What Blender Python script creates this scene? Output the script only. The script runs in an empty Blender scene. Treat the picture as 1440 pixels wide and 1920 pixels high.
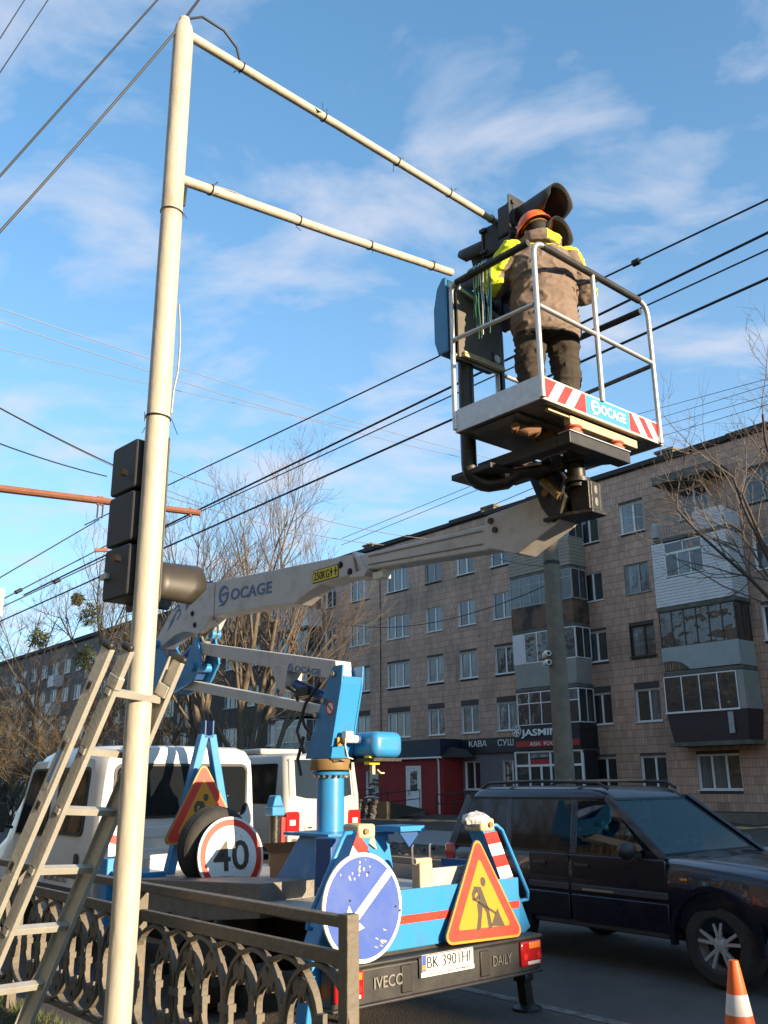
import bpy, bmesh, math, random
import numpy as np
from mathutils import Matrix, Vector, Euler
R = math.radians
SC = bpy.context.scene
COL = SC.collection

# ------------------------------------------------------------------ camera, sky, sun, exposure
cam_d = bpy.data.cameras.new('camera')
cam = bpy.data.objects.new('camera', cam_d); COL.objects.link(cam)
cam_d.sensor_fit = 'VERTICAL'; cam_d.sensor_height = 36; cam_d.sensor_width = 27
cam_d.lens = 31.875; cam_d.clip_start = .05; cam_d.clip_end = 3000
cam.matrix_world = Matrix.Translation((0, 0, 1.8)) @ Matrix.Rotation(R(90 + 16.54), 4, 'X') @ Matrix.Rotation(R(-.54), 4, 'Z')
SC.camera = cam

SUN_AZ = R(-38.0)          # direction towards the sun, from +X
SUN_EL = R(11.5)
world = bpy.data.worlds.new('World'); SC.world = world; world.use_nodes = True
wt = world.node_tree; wn = wt.nodes; wl = wt.links
for n in list(wn): wn.remove(n)
def N(nodes, t, **kw):
    n = nodes.new(t)
    for k, v in kw.items():
        if k.startswith('i_'):
            n.inputs[k[2:].replace('_', ' ')].default_value = v
        else: setattr(n, k, v)
    return n
w_out = N(wn, 'ShaderNodeOutputWorld'); w_bg = N(wn, 'ShaderNodeBackground')
sky = N(wn, 'ShaderNodeTexSky', sky_type='NISHITA', sun_disc=False, sun_elevation=SUN_EL, sun_rotation=R(90) - SUN_AZ,
        altitude=200, air_density=1.0, dust_density=.3, ozone_density=2.2)
w_bg.inputs['Strength'].default_value = .10
# thin torn clouds: a noise sheet on a plane high above, warmed by the low sun
tc = N(wn, 'ShaderNodeTexCoord'); sep = N(wn, 'ShaderNodeSeparateXYZ'); wl.new(tc.outputs['Generated'], sep.inputs[0])
zc = N(wn, 'ShaderNodeMath', operation='MAXIMUM'); zc.inputs[1].default_value = .02; wl.new(sep.outputs['Z'], zc.inputs[0])
zz = N(wn, 'ShaderNodeMath', operation='ADD'); zz.inputs[1].default_value = .12; wl.new(zc.outputs[0], zz.inputs[0])
dx = N(wn, 'ShaderNodeMath', operation='DIVIDE'); wl.new(sep.outputs['X'], dx.inputs[0]); wl.new(zz.outputs[0], dx.inputs[1])
dy = N(wn, 'ShaderNodeMath', operation='DIVIDE'); wl.new(sep.outputs['Y'], dy.inputs[0]); wl.new(zz.outputs[0], dy.inputs[1])
cmb = N(wn, 'ShaderNodeCombineXYZ'); wl.new(dx.outputs[0], cmb.inputs[0]); wl.new(dy.outputs[0], cmb.inputs[1])
mp = N(wn, 'ShaderNodeMapping'); mp.inputs['Location'].default_value = (5.2, 1.1, 0); mp.inputs['Rotation'].default_value = (0, 0, R(28)); mp.inputs['Scale'].default_value = (1.0, 1.25, 1)
wl.new(cmb.outputs[0], mp.inputs[0])
n1 = N(wn, 'ShaderNodeTexNoise'); n1.inputs['Scale'].default_value = 3.1; n1.inputs['Detail'].default_value = 9; n1.inputs['Roughness'].default_value = .56; n1.inputs['Distortion'].default_value = .35
wl.new(mp.outputs[0], n1.inputs['Vector'])
cr = N(wn, 'ShaderNodeValToRGB'); cr.color_ramp.elements[0].position = .465; cr.color_ramp.elements[1].position = .68
cr.color_ramp.elements[0].color = (0, 0, 0, 1); cr.color_ramp.elements[1].color = (.72, .72, .72, 1)
wl.new(n1.outputs['Fac'], cr.inputs[0])
mxs = N(wn, 'ShaderNodeMix', data_type='RGBA'); wl.new(cr.outputs[0], mxs.inputs[0]); 
tint = N(wn, 'ShaderNodeMix', data_type='RGBA', blend_type='MULTIPLY'); tint.inputs[0].default_value = 1
gm = N(wn, 'ShaderNodeGamma'); gm.inputs[1].default_value = .90; wl.new(sky.outputs[0], gm.inputs[0]); wl.new(gm.outputs[0], tint.inputs[6]); tint.inputs[7].default_value = (.75, 1.28, 1.48, 1)
hz = N(wn, 'ShaderNodeMath', operation='MULTIPLY'); hz.inputs[1].default_value = -3.6; wl.new(zc.outputs[0], hz.inputs[0])   # pale haze thickening towards the horizon all round
he = N(wn, 'ShaderNodeMath', operation='EXPONENT'); wl.new(hz.outputs[0], he.inputs[0]); hm_ = N(wn, 'ShaderNodeMath', operation='MULTIPLY'); hm_.inputs[1].default_value = .80; wl.new(he.outputs[0], hm_.inputs[0])
hx = N(wn, 'ShaderNodeMix', data_type='RGBA'); wl.new(hm_.outputs[0], hx.inputs[0]); wl.new(tint.outputs[2], hx.inputs[6]); hx.inputs[7].default_value = (2.95, 3.3, 4.1, 1)
wl.new(hx.outputs[2], mxs.inputs[6]); mxs.inputs[7].default_value = (3.0, 3.15, 3.6, 1)
wl.new(mxs.outputs[2], w_bg.inputs['Color']); wl.new(w_bg.outputs[0], w_out.inputs[0])

sun_d = bpy.data.lights.new('sun', 'SUN'); sun_d.energy = 4.5; sun_d.angle = R(.53); sun_d.color = (1.0, .79, .53)
sun = bpy.data.objects.new('sun', sun_d); COL.objects.link(sun)
sd = Vector((math.cos(SUN_EL) * math.cos(SUN_AZ), math.cos(SUN_EL) * math.sin(SUN_AZ), math.sin(SUN_EL)))
sun.rotation_euler = sd.to_track_quat('Z', 'Y').to_euler(); sun.location = sd * 60
vs = SC.view_settings; vs.view_transform = 'Standard'; vs.look = 'None'; vs.gamma = 1; vs.exposure = 1.36
try: vs.use_curve_mapping = False
except Exception: pass
SC.cycles.max_bounces = 6; SC.cycles.transparent_max_bounces = 12; SC.cycles.caustics_reflective = False; SC.cycles.caustics_refractive = False

# ------------------------------------------------------------------ materials
def mat(name, c, rough=.5, metal=0., c2=None, sc=6., amt=.35, bump=0., bsc=40., coat=0., spec=.5, detail=5., lo=.35, hi=.7, vec='Object', stretch=None):
    m = bpy.data.materials.new(name); m.use_nodes = True
    nt = m.node_tree; b = nt.nodes['Principled BSDF']; L = nt.links
    b.inputs['Base Color'].default_value = (*c, 1); b.inputs['Roughness'].default_value = rough; b.inputs['Metallic'].default_value = metal
    b.inputs['Specular IOR Level'].default_value = spec
    if coat: b.inputs['Coat Weight'].default_value = coat; b.inputs['Coat Roughness'].default_value = .03
    tcn = N(nt.nodes, 'ShaderNodeTexCoord'); src = tcn.outputs[vec]
    if stretch:
        q = N(nt.nodes, 'ShaderNodeMapping'); q.inputs['Scale'].default_value = stretch; L.new(src, q.inputs[0]); src = q.outputs[0]
    if c2 is not None:
        n = N(nt.nodes, 'ShaderNodeTexNoise'); n.inputs['Scale'].default_value = sc; n.inputs['Detail'].default_value = detail; n.inputs['Roughness'].default_value = .65
        L.new(src, n.inputs['Vector'])
        r = N(nt.nodes, 'ShaderNodeMapRange'); r.inputs['From Min'].default_value = lo; r.inputs['From Max'].default_value = hi; r.inputs['To Max'].default_value = amt
        L.new(n.outputs['Fac'], r.inputs['Value'])
        x = N(nt.nodes, 'ShaderNodeMix', data_type='RGBA'); x.inputs[6].default_value = (*c, 1); x.inputs[7].default_value = (*c2, 1)
        L.new(r.outputs[0], x.inputs[0]); L.new(x.outputs[2], b.inputs['Base Color'])
        rr = N(nt.nodes, 'ShaderNodeMapRange'); rr.inputs['To Min'].default_value = max(.03, rough - .06); rr.inputs['To Max'].default_value = min(1, rough + .15)
        L.new(n.outputs['Fac'], rr.inputs['Value']); L.new(rr.outputs[0], b.inputs['Roughness'])
    if bump:
        n2 = N(nt.nodes, 'ShaderNodeTexNoise'); n2.inputs['Scale'].default_value = bsc; n2.inputs['Detail'].default_value = 4
        L.new(src, n2.inputs['Vector'])
        bp = N(nt.nodes, 'ShaderNodeBump'); bp.inputs['Strength'].default_value = bump; bp.inputs['Distance'].default_value = .02
        L.new(n2.outputs['Fac'], bp.inputs['Height']); L.new(bp.outputs[0], b.inputs['Normal'])
    return m
M = {}
M['pole'] = mat('cream_pole_paint', (.46, .425, .345), .45, c2=(.26, .205, .13), sc=9, amt=.6, bump=.3, bsc=14, lo=.5, hi=.78, stretch=(1, 1, .35))
M['blue'] = mat('sky_blue_machine_paint', (.030, .235, .50), .32, c2=(.07, .10, .13), sc=7, amt=.55, coat=.25, lo=.5, hi=.8, bump=.08, bsc=9, detail=9)
M['bluedark'] = mat('deep_blue_cylinder_paint', (.02, .09, .28), .3, c2=(.05, .08, .14), sc=6, amt=.3)
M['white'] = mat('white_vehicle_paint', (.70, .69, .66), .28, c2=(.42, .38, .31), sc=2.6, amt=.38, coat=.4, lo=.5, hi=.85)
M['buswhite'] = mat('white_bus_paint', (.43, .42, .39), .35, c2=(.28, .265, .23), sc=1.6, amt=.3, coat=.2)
M['boom'] = mat('greyish_white_boom_paint', (.56, .54, .51), .38, c2=(.26, .215, .155), sc=6, amt=.6, lo=.5, hi=.8, detail=9, bump=.06, bsc=8)
M['letterblue'] = mat('grey_blue_lettering', (.07, .16, .32), .5)
M['white_print'] = mat('white_print', (.8, .8, .78), .5)
M['black'] = mat('black_plastic', (.018, .018, .02), .45, c2=(.05, .047, .042), sc=8, amt=.5)
M['blackmetal'] = mat('black_oily_metal', (.022, .020, .018), .38, metal=.2, c2=(.13, .10, .07), sc=11, amt=.5, lo=.52, hi=.75, bump=.2)
M['sigback'] = mat('dark_signal_housing', (.030, .031, .036), .5, c2=(.07, .065, .06), sc=10, amt=.4)
M['hood'] = mat('weathered_signal_visor', (.032, .027, .021), .42, c2=(.05, .042, .03), sc=7, amt=.5)
M['rubber'] = mat('tyre_rubber', (.022, .021, .020), .75, c2=(.06, .053, .045), sc=12, amt=.5, bump=.2)
M['alu'] = mat('worn_aluminium', (.58, .56, .50), .42, metal=.5, c2=(.36, .33, .27), sc=10, amt=.5, bump=.12, bsc=60)
M['galv'] = mat('galvanised_tube', (.62, .62, .60), .36, metal=.75, c2=(.42, .41, .39), sc=20, amt=.5)
M['steel'] = mat('bare_steel', (.5, .48, .45), .35, metal=.9)
M['chequer'] = mat('chequer_plate', (.50, .49, .46), .45, metal=.4, c2=(.34, .32, .29), sc=14, amt=.5, bump=.8, bsc=55)
M['boxsteel'] = mat('dull_steel_box_plate', (.20, .185, .165), .48, metal=.35, c2=(.12, .105, .09), sc=9, amt=.6, bump=.35, bsc=70)
M['fence'] = mat('worn_grey_fence_paint', (.135, .115, .088), .62, c2=(.30, .17, .08), sc=12, amt=.55, bump=.4, bsc=35, lo=.55, hi=.75)
M['rust'] = mat('rusty_pipe_paint', (.30, .115, .065), .7, c2=(.16, .075, .05), sc=9, amt=.6, bump=.3)
M['glassdark'] = mat('dark_vehicle_glass', (.010, .012, .014), .04, spec=.6)
M['red'] = mat('red_reflective', (.60, .025, .02), .35, c2=(.45, .05, .04), sc=8, amt=.4)
M['redsign'] = mat('sign_red_sheeting', (.60, .028, .012), .4, c2=(.6, .06, .03), sc=9, amt=.3)
M['yellowsign'] = mat('sign_yellow_sheeting', (.66, .245, .004), .4, c2=(.56, .22, .015), sc=6, amt=.35)
M['bluesign'] = mat('sign_blue_sheeting', (.035, .085, .36), .4, c2=(.07, .12, .33), sc=5, amt=.6, lo=.45, hi=.7)
M['creamsign'] = mat('aged_white_sheeting', (.74, .70, .58), .45, c2=(.50, .40, .22), sc=8, amt=.55, lo=.5, hi=.75)
M['whitesign'] = mat('sign_white_sheeting', (.78, .77, .74), .4, c2=(.55, .53, .48), sc=9, amt=.4, lo=.52, hi=.75)
M['olive'] = mat('faded_black_print', (.055, .042, .022), .5)
M['ink'] = mat('black_print', (.018, .016, .014), .5)
M['grease'] = mat('greasy_brown_ring', (.25, .155, .055), .5, c2=(.14, .09, .04), sc=9, amt=.6)
M['yellowpart'] = mat('yellow_plastic', (.80, .66, .02), .4)
M['whitepart'] = mat('white_plastic_part', (.78, .76, .66), .4)
M['lamp_red'] = mat('red_lamp_lens', (.45, .012, .012), .12, coat=1)
M['lamp_red2'] = mat('bright_red_lamp_lens', (.75, .03, .02), .12, coat=1)
M['lamp_orange'] = mat('amber_lamp_lens', (.85, .22, .03), .12, coat=1)
M['lamp_clear'] = mat('clear_lamp_lens', (.65, .6, .55), .12, coat=1)
M['conc'] = mat('weathered_concrete', (.20, .165, .12), .85, c2=(.09, .085, .07), sc=3, amt=.7, bump=.6, bsc=25)
M['asphalt'] = mat('asphalt', (.080, .070, .062), .78, c2=(.125, .108, .094), sc=1.4, amt=.8, bump=.9, bsc=55, spec=.35, detail=12)
M['pave'] = mat('pavement_slab', (.24, .235, .225), .85, c2=(.17, .165, .16), sc=1.2, amt=.6, bump=.3)
M['kerb'] = mat('kerb_concrete', (.27, .26, .24), .85, c2=(.16, .15, .13), sc=3, amt=.6, bump=.4)
M['earth'] = mat('bare_earth', (.075, .060, .045), .95, c2=(.045, .045, .026), sc=1.3, amt=.8, bump=.9, bsc=14)
M['lawn'] = mat('lawn_soil', (.040, .050, .018), .95, c2=(.07, .05, .03), sc=3.5, amt=.8, bump=.9, bsc=30)
M['grass'] = mat('grass_blades', (.055, .085, .022), .7, c2=(.13, .11, .05), sc=7, amt=.6)
M['leafdry'] = mat('dry_leaves', (.20, .10, .05), .8, c2=(.12, .07, .04), sc=4, amt=.8)
M['roadpaint'] = mat('worn_road_paint', (.24, .22, .20), .8, c2=(.08, .07, .062), sc=7, amt=.95, lo=.36, hi=.58)
M['bark'] = mat('pale_brown_bark', (.15, .115, .078), .9, c2=(.09, .072, .05), sc=5, amt=.7, bump=.7, bsc=18)
M['twig'] = mat('thin_twigs', (.125, .10, .08), .85, c2=(.08, .065, .05), sc=2, amt=.6)
M['barkdark'] = mat('dark_bark', (.075, .06, .045), .9, c2=(.045, .04, .03), sc=5, amt=.6, bump=.6, bsc=18)
M['bushtwig'] = mat('ochre_bush_twigs', (.16, .115, .055), .85, c2=(.10, .075, .045), sc=2.5, amt=.7)
M['mistle'] = mat('mistletoe_leaf', (.14, .15, .06), .7, c2=(.05, .06, .03), sc=6, amt=.6)
M['navy'] = mat('black_blue_car_paint', (.0035, .006, .016), .25, coat=.55, c2=(.006, .008, .016), sc=5, amt=.4)
M['cladding'] = mat('grey_plastic_cladding', (.04, .042, .048), .55)
M['rim'] = mat('alloy_rim', (.46, .46, .47), .38, metal=.25)
M['orange'] = mat('orange_cone_plastic', (.72, .13, .025), .5, c2=(.5, .09, .03), sc=9, amt=.4)
M['conewhite'] = mat('white_cone_band', (.72, .69, .66), .45, c2=(.5, .47, .43), sc=12, amt=.4)
M['jacket'] = mat('taupe_work_jacket', (.205, .150, .118), .85, c2=(.155, .112, .088), sc=5, amt=.6, bump=.25, bsc=300)
M['trousers'] = mat('dark_work_trousers', (.040, .031, .023), .85, c2=(.062, .047, .03), sc=5, amt=.5, bump=.3, bsc=250)
M['hivis'] = mat('yellow_high_visibility_cloth', (.62, .72, .02), .75, bump=.2, bsc=200)
M['helmet'] = mat('orange_helmet_shell', (.85, .135, .012), .3, coat=.4)
M['skin'] = mat('skin', (.42, .25, .18), .55)
M['hair'] = mat('dark_hair', (.02, .016, .013), .8)
M['cardboard'] = mat('cardboard', (.38, .25, .14), .85, c2=(.28, .19, .11), sc=5, amt=.5)
M['plasticbag'] = mat('crumpled_plastic_bag', (.55, .55, .54), .3, bump=.9, bsc=30)
M['wire'] = mat('black_cable', (.014, .014, .016), .6)
M['wirepale'] = mat('pale_span_wire', (.22, .22, .23), .5, metal=.4)
M['greenwire'] = mat('green_insulated_wire', (.06, .20, .13), .5)
M['panel'] = mat('dusty_black_panel', (.13, .115, .095), .6, c2=(.05, .046, .04), sc=4, amt=.6)
M['tealcover'] = mat('dark_teal_cover', (.012, .06, .10), .35)
M['tanrubber'] = mat('faded_red_rubber_mount', (.55, .16, .10), .6)
M['creambar'] = mat('cream_painted_bar', (.62, .50, .30), .5, c2=(.45, .33, .18), sc=10, amt=.5)
M['upvc'] = mat('white_window_plastic', (.80, .77, .74), .4, c2=(.55, .55, .55), sc=3, amt=.3)
M['woodframe'] = mat('dark_stained_frame', (.05, .035, .025), .6, c2=(.09, .07, .05), sc=8, amt=.5)
M['oldwhite'] = mat('old_white_painted_frame', (.40, .40, .38), .6, c2=(.22, .21, .19), sc=8, amt=.6)
M['siding'] = mat('white_siding', (.66, .62, .60), .5, c2=(.42, .43, .45), sc=2, amt=.4)
M['tansiding'] = mat('tan_board_siding', (.30, .26, .20), .7, c2=(.2, .17, .13), sc=3, amt=.5)
M['rustpanel'] = mat('stained_balcony_panel', (.17, .09, .06), .8, c2=(.028, .030, .022), sc=1.1, amt=.95, lo=.42, hi=.6)
M['greypanel'] = mat('grey_green_balcony_panel', (.33, .31, .27), .7, c2=(.20, .215, .2), sc=2, amt=.5)
M['mintpanel'] = mat('pale_blue_green_panel', (.36, .38, .36), .6, c2=(.22, .28, .27), sc=2, amt=.5)
M['plumpanel'] = mat('dark_plum_sheet', (.040, .025, .028), .5, c2=(.06, .04, .04), sc=3, amt=.4)
M['slab'] = mat('balcony_slab_concrete', (.15, .14, .12), .9, c2=(.06, .065, .04), sc=2, amt=.8, bump=.5)
M['roofing'] = mat('dark_roof_felt', (.035, .032, .030), .9, c2=(.07, .055, .045), sc=1, amt=.5)
M['redwall'] = mat('dark_red_render', (.30, .018, .016), .75, c2=(.14, .02, .02), sc=2, amt=.5, bump=.15)
M['navypar'] = mat('navy_sheet_fascia', (.012, .016, .040), .5, c2=(.02, .022, .04), sc=2, amt=.4)
M['greywall'] = mat('grey_painted_render', (.17, .155, .16), .75, c2=(.10, .11, .13), sc=2, amt=.5)
M['signblack'] = mat('black_shop_sign_panel', (.012, .013, .017), .4)
M['signred'] = mat('red_shop_sign_panel', (.36, .022, .02), .4)
M['stone'] = mat('rough_stone', (.10, .095, .085), .9, c2=(.05, .05, .045), sc=4, amt=.8, bump=1, bsc=9)
M['railing'] = mat('black_railing', (.016, .015, .015), .6)
M['yellowwall'] = mat('ochre_plaster', (.34, .25, .12), .85, c2=(.26, .19, .09), sc=.5, amt=.5)
M['creamwall'] = mat('cream_plaster', (.55, .44, .28), .85, c2=(.44, .35, .22), sc=.5, amt=.5)
M['interior'] = mat('dark_interior', (.02, .02, .02), .9)
M['seat'] = mat('grey_seat_cloth', (.05, .05, .055), .85)

def clear_glass(name, col, fac=.82):
    m = bpy.data.materials.new(name); m.use_nodes = True; nt = m.node_tree; nt.nodes.clear()
    o = N(nt.nodes, 'ShaderNodeOutputMaterial'); mix = N(nt.nodes, 'ShaderNodeMixShader'); t = N(nt.nodes, 'ShaderNodeBsdfTransparent'); g = N(nt.nodes, 'ShaderNodeBsdfGlossy')
    fr = N(nt.nodes, 'ShaderNodeFresnel'); fr.inputs[0].default_value = 1.32
    ad = N(nt.nodes, 'ShaderNodeMath', operation='ADD'); ad.inputs[1].default_value = 1 - fac
    hf = N(nt.nodes, 'ShaderNodeMath', operation='MULTIPLY'); hf.inputs[1].default_value = .36; nt.links.new(fr.outputs[0], hf.inputs[0])
    t.inputs[0].default_value = (*col, 1); g.inputs['Roughness'].default_value = .02
    nt.links.new(hf.outputs[0], ad.inputs[0]); nt.links.new(ad.outputs[0], mix.inputs[0]); nt.links.new(t.outputs[0], mix.inputs[1]); nt.links.new(g.outputs[0], mix.inputs[2]); nt.links.new(mix.outputs[0], o.inputs[0])
    return m
M['windscreen'] = clear_glass('windscreen_glass', (.62, .68, .66), 1.0)
M['tinted'] = clear_glass('tinted_car_glass', (.08, .09, .10), .9)

def pane_mat(name, base, stripe, warm):
    # a pane over a curtain: vertical folds under a clear reflecting surface
    m = bpy.data.materials.new(name); m.use_nodes = True; nt = m.node_tree; b = nt.nodes['Principled BSDF']; L = nt.links
    t = N(nt.nodes, 'ShaderNodeTexCoord'); q = N(nt.nodes, 'ShaderNodeMapping'); q.inputs['Scale'].default_value = (9, 9, .35); L.new(t.outputs['Object'], q.inputs[0])
    n = N(nt.nodes, 'ShaderNodeTexNoise'); n.inputs['Scale'].default_value = 1.6; n.inputs['Detail'].default_value = 2; L.new(q.outputs[0], n.inputs['Vector'])
    r = N(nt.nodes, 'ShaderNodeValToRGB'); r.color_ramp.elements[0].position = .38; r.color_ramp.elements[1].position = .66
    r.color_ramp.elements[0].color = (*base, 1); r.color_ramp.elements[1].color = (*stripe, 1)
    L.new(n.outputs['Fac'], r.inputs[0]); L.new(r.outputs[0], b.inputs['Base Color'])
    b.inputs['Roughness'].default_value = .6; b.inputs['Coat Weight'].default_value = 1; b.inputs['Coat Roughness'].default_value = .015; b.inputs['Coat IOR'].default_value = 1.7
    n3 = N(nt.nodes, 'ShaderNodeTexNoise'); n3.inputs['Scale'].default_value = 1.3; L.new(t.outputs['Object'], n3.inputs['Vector'])
    bp = N(nt.nodes, 'ShaderNodeBump'); bp.inputs['Strength'].default_value = .12; bp.inputs['Distance'].default_value = .3; L.new(n3.outputs['Fac'], bp.inputs['Height']); L.new(bp.outputs[0], b.inputs['Coat Normal'])
    return m
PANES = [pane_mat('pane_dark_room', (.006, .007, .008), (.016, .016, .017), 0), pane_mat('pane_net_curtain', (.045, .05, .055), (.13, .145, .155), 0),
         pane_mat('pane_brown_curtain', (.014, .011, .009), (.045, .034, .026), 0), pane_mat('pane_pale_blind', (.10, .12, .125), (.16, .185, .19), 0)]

# facade tiles: a tint of its own for every tile (stored on its faces), soot streaks across the wall
def tile_mat():
    m = bpy.data.materials.new('glazed_facade_tile'); m.use_nodes = True; nt = m.node_tree; b = nt.nodes['Principled BSDF']; L = nt.links
    a = N(nt.nodes, 'ShaderNodeAttribute', attribute_name='tint'); 
    r = N(nt.nodes, 'ShaderNodeValToRGB'); e = r.color_ramp.elements
    e[0].position = 0; e[0].color = (.36, .23, .155, 1); e[1].position = 1; e[1].color = (.62, .39, .285, 1)
    k = e.new(.45); k.color = (.48, .30, .215, 1); k = e.new(.75); k.color = (.56, .342, .244, 1)
    L.new(a.outputs['Fac'], r.inputs[0])
    t = N(nt.nodes, 'ShaderNodeTexCoord'); q = N(nt.nodes, 'ShaderNodeMapping'); q.inputs['Scale'].default_value = (.55, .55, .22); L.new(t.outputs['Object'], q.inputs[0])
    n = N(nt.nodes, 'ShaderNodeTexNoise'); n.inputs['Scale'].default_value = 1; n.inputs['Detail'].default_value = 6; n.inputs['Roughness'].default_value = .6; L.new(q.outputs[0], n.inputs['Vector'])
    mr = N(nt.nodes, 'ShaderNodeMapRange'); mr.inputs['From Min'].default_value = .5; mr.inputs['From Max'].default_value = .72; mr.inputs['To Max'].default_value = .88; L.new(n.outputs['Fac'], mr.inputs['Value'])
    x = N(nt.nodes, 'ShaderNodeMix', data_type='RGBA'); L.new(mr.outputs[0], x.inputs[0]); L.new(r.outputs[0], x.inputs[6]); x.inputs[7].default_value = (.20, .145, .11, 1)
    L.new(x.outputs[2], b.inputs['Base Color']); b.inputs['Roughness'].default_value = .55; b.inputs['Specular IOR Level'].default_value = .35
    return m
M['tile'] = tile_mat()
M['grout'] = mat('dark_wall_mortar', (.085, .07, .06), .95, c2=(.03, .03, .028), sc=2, amt=.5)
# ------------------------------------------------------------------ mesh helpers
class MB:
    """collects faces; build() links them as one mesh object"""
    def __init__(s): s.v = []; s.f = []; s.m = []
    def add(s, vs_, fs, m=0):
        o = len(s.v); s.v += [tuple(p) for p in vs_]; s.f += [tuple(i + o for i in f) for f in fs]; s.m += [m] * len(fs); return s
    def box(s, x0, x1, y0, y1, z0, z1, m=0):
        return s.add([(x0, y0, z0), (x1, y0, z0), (x1, y1, z0), (x0, y1, z0), (x0, y0, z1), (x1, y0, z1), (x1, y1, z1), (x0, y1, z1)],
                     [(0, 3, 2, 1), (4, 5, 6, 7), (0, 1, 5, 4), (1, 2, 6, 5), (2, 3, 7, 6), (3, 0, 4, 7)], m)
    def cbox(s, c, sz, m=0, mx=None):
        h = [q / 2 for q in sz]; k = MB().box(-h[0], h[0], -h[1], h[1], -h[2], h[2])
        T_ = Matrix.Translation(c) @ (mx.to_4x4() if mx else Matrix())
        return s.add([T_ @ Vector(p) for p in k.v], k.f, m)
    def bar(s, p, q, w, h, m=0, up=(0, 0, 1)):
        p = Vector(p); q = Vector(q); d = (q - p); L = d.length; d.normalize(); u = Vector(up)
        sx = d.cross(u)
        if sx.length < 1e-4: sx = d.cross(Vector((1, 0, 0)))
        sx.normalize(); u = sx.cross(d)
        vs_ = [p + sx * a * w / 2 + u * b * h / 2 for a, b in ((-1, -1), (1, -1), (1, 1), (-1, 1))]
        return s.add(vs_ + [x + d * L for x in vs_], [(0, 1, 2, 3), (7, 6, 5, 4), (0, 4, 5, 1), (1, 5, 6, 2), (2, 6, 7, 3), (3, 7, 4, 0)], m)
    def tube(s, pts, r, n=8, m=0, caps=True):
        pts = [Vector(p) for p in pts]; k = len(pts); rr = r if isinstance(r, (list, tuple)) else [r] * k
        prev = None; rings = []
        for i, p in enumerate(pts):
            d = (pts[min(i + 1, k - 1)] - pts[max(i - 1, 0)]).normalized()
            if prev is None:
                a = d.orthogonal().normalized()
            else:
                a = (prev - d * prev.dot(d)); a = a.normalized() if a.length > 1e-6 else d.orthogonal().normalized()
            prev = a; b = d.cross(a)
            rings.append([p + (a * math.cos(2 * math.pi * j / n) + b * math.sin(2 * math.pi * j / n)) * rr[i] for j in range(n)])
        return s.loft(rings, m, caps)
    def loft(s, rings, m=0, caps=True, closed=True):
        n = len(rings[0]); vs_ = [p for r in rings for p in r]; fs = []
        for i in range(len(rings) - 1):
            for j in range(n if closed else n - 1):
                a = i * n + j; b = i * n + (j + 1) % n; fs.append((a, b, b + n, a + n))
        if caps: fs.append(tuple(range(n))[::-1]); fs.append(tuple(range((len(rings) - 1) * n, len(rings) * n)))
        return s.add(vs_, fs, m)
    def prism(s, poly, a, b, m=0, plane='xz'):
        """polygon in a plane, pushed from a to b along the third axis"""
        g = {'xz': lambda p, t: (p[0], t, p[1]), 'xy': lambda p, t: (p[0], p[1], t), 'yz': lambda p, t: (t, p[0], p[1])}[plane]
        n = len(poly); vs_ = [g(p, a) for p in poly] + [g(p, b) for p in poly]
        return s.add(vs_, [tuple(range(n))[::-1], tuple(range(n, 2 * n))] + [(i, (i + 1) % n, n + (i + 1) % n, n + i) for i in range(n)], m)
    def mprism(s, poly, M4, a, b, m=0):
        k = MB().prism(poly, a, b, 0, 'xy'); return s.add([M4 @ Vector(p) for p in k.v], k.f, m)
    def lathe(s, prof, n=24, M4=None, m=0):
        M4 = M4 or Matrix(); rings = [[M4 @ Vector((r * math.cos(2 * math.pi * j / n), r * math.sin(2 * math.pi * j / n), z)) for j in range(n)] for r, z in prof]
        return s.loft(rings, m, caps=False)
    def cyl(s, p, q, r, n=16, m=0): return s.tube([p, q], r, n, m)
    def sphere(s, c, r, n=10, m=0):
        r = r if isinstance(r, (tuple, list)) else (r, r, r); rings = []
        for i in range(n + 1):
            t = math.pi * i / n; q = max(math.sin(t), 1e-3)
            rings.append([(c[0] + r[0] * q * math.cos(2 * math.pi * j / (2 * n)), c[1] + r[1] * q * math.sin(2 * math.pi * j / (2 * n)), c[2] - r[2] * math.cos(t)) for j in range(2 * n)])
        return s.loft(rings, m, True)
    def merge(s, o, M4=None, m=None):
        return s._mg(o, M4, m)
    def _mg(s, o, M4, m):
        k = len(s.v); s.v += [tuple(M4 @ Vector(p)) if M4 else p for p in o.v]; s.f += [tuple(i + k for i in f) for f in o.f]; s.m += (o.m if m is None else [m] * len(o.f)); return s
    def mesh(s, name, mats, smooth=35, fix=True):
        me = bpy.data.meshes.new(name); me.from_pydata(s.v, [], s.f)
        for q in (mats if isinstance(mats, (list, tuple)) else [mats]): me.materials.append(M[q] if isinstance(q, str) else q)
        me.polygons.foreach_set('material_index', s.m)
        if fix:
            bm = bmesh.new(); bm.from_mesh(me); bmesh.ops.recalc_face_normals(bm, faces=bm.faces); bm.to_mesh(me); bm.free()
        if smooth:
            me.polygons.foreach_set('use_smooth', [True] * len(me.polygons)); me.set_sharp_from_angle(angle=R(smooth))
        me.update(); return me
    def build(s, name, mats, parent=None, bevel=0, smooth=35, fix=True, seg=2):
        o = bpy.data.objects.new(name, s.mesh(name, mats, smooth, fix)); COL.objects.link(o); o.parent = parent
        if bevel:
            b = o.modifiers.new('bevel', 'BEVEL'); b.width = bevel; b.segments = seg; b.limit_method = 'ANGLE'; b.angle_limit = R(40); b.harden_normals = False
        return o
def tag(o, label=None, cat=None, group=None, kind=None):
    if label: o['label'] = label
    if cat: o['category'] = cat
    if group: o['group'] = group
    if kind: o['kind'] = kind
    return o
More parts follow.
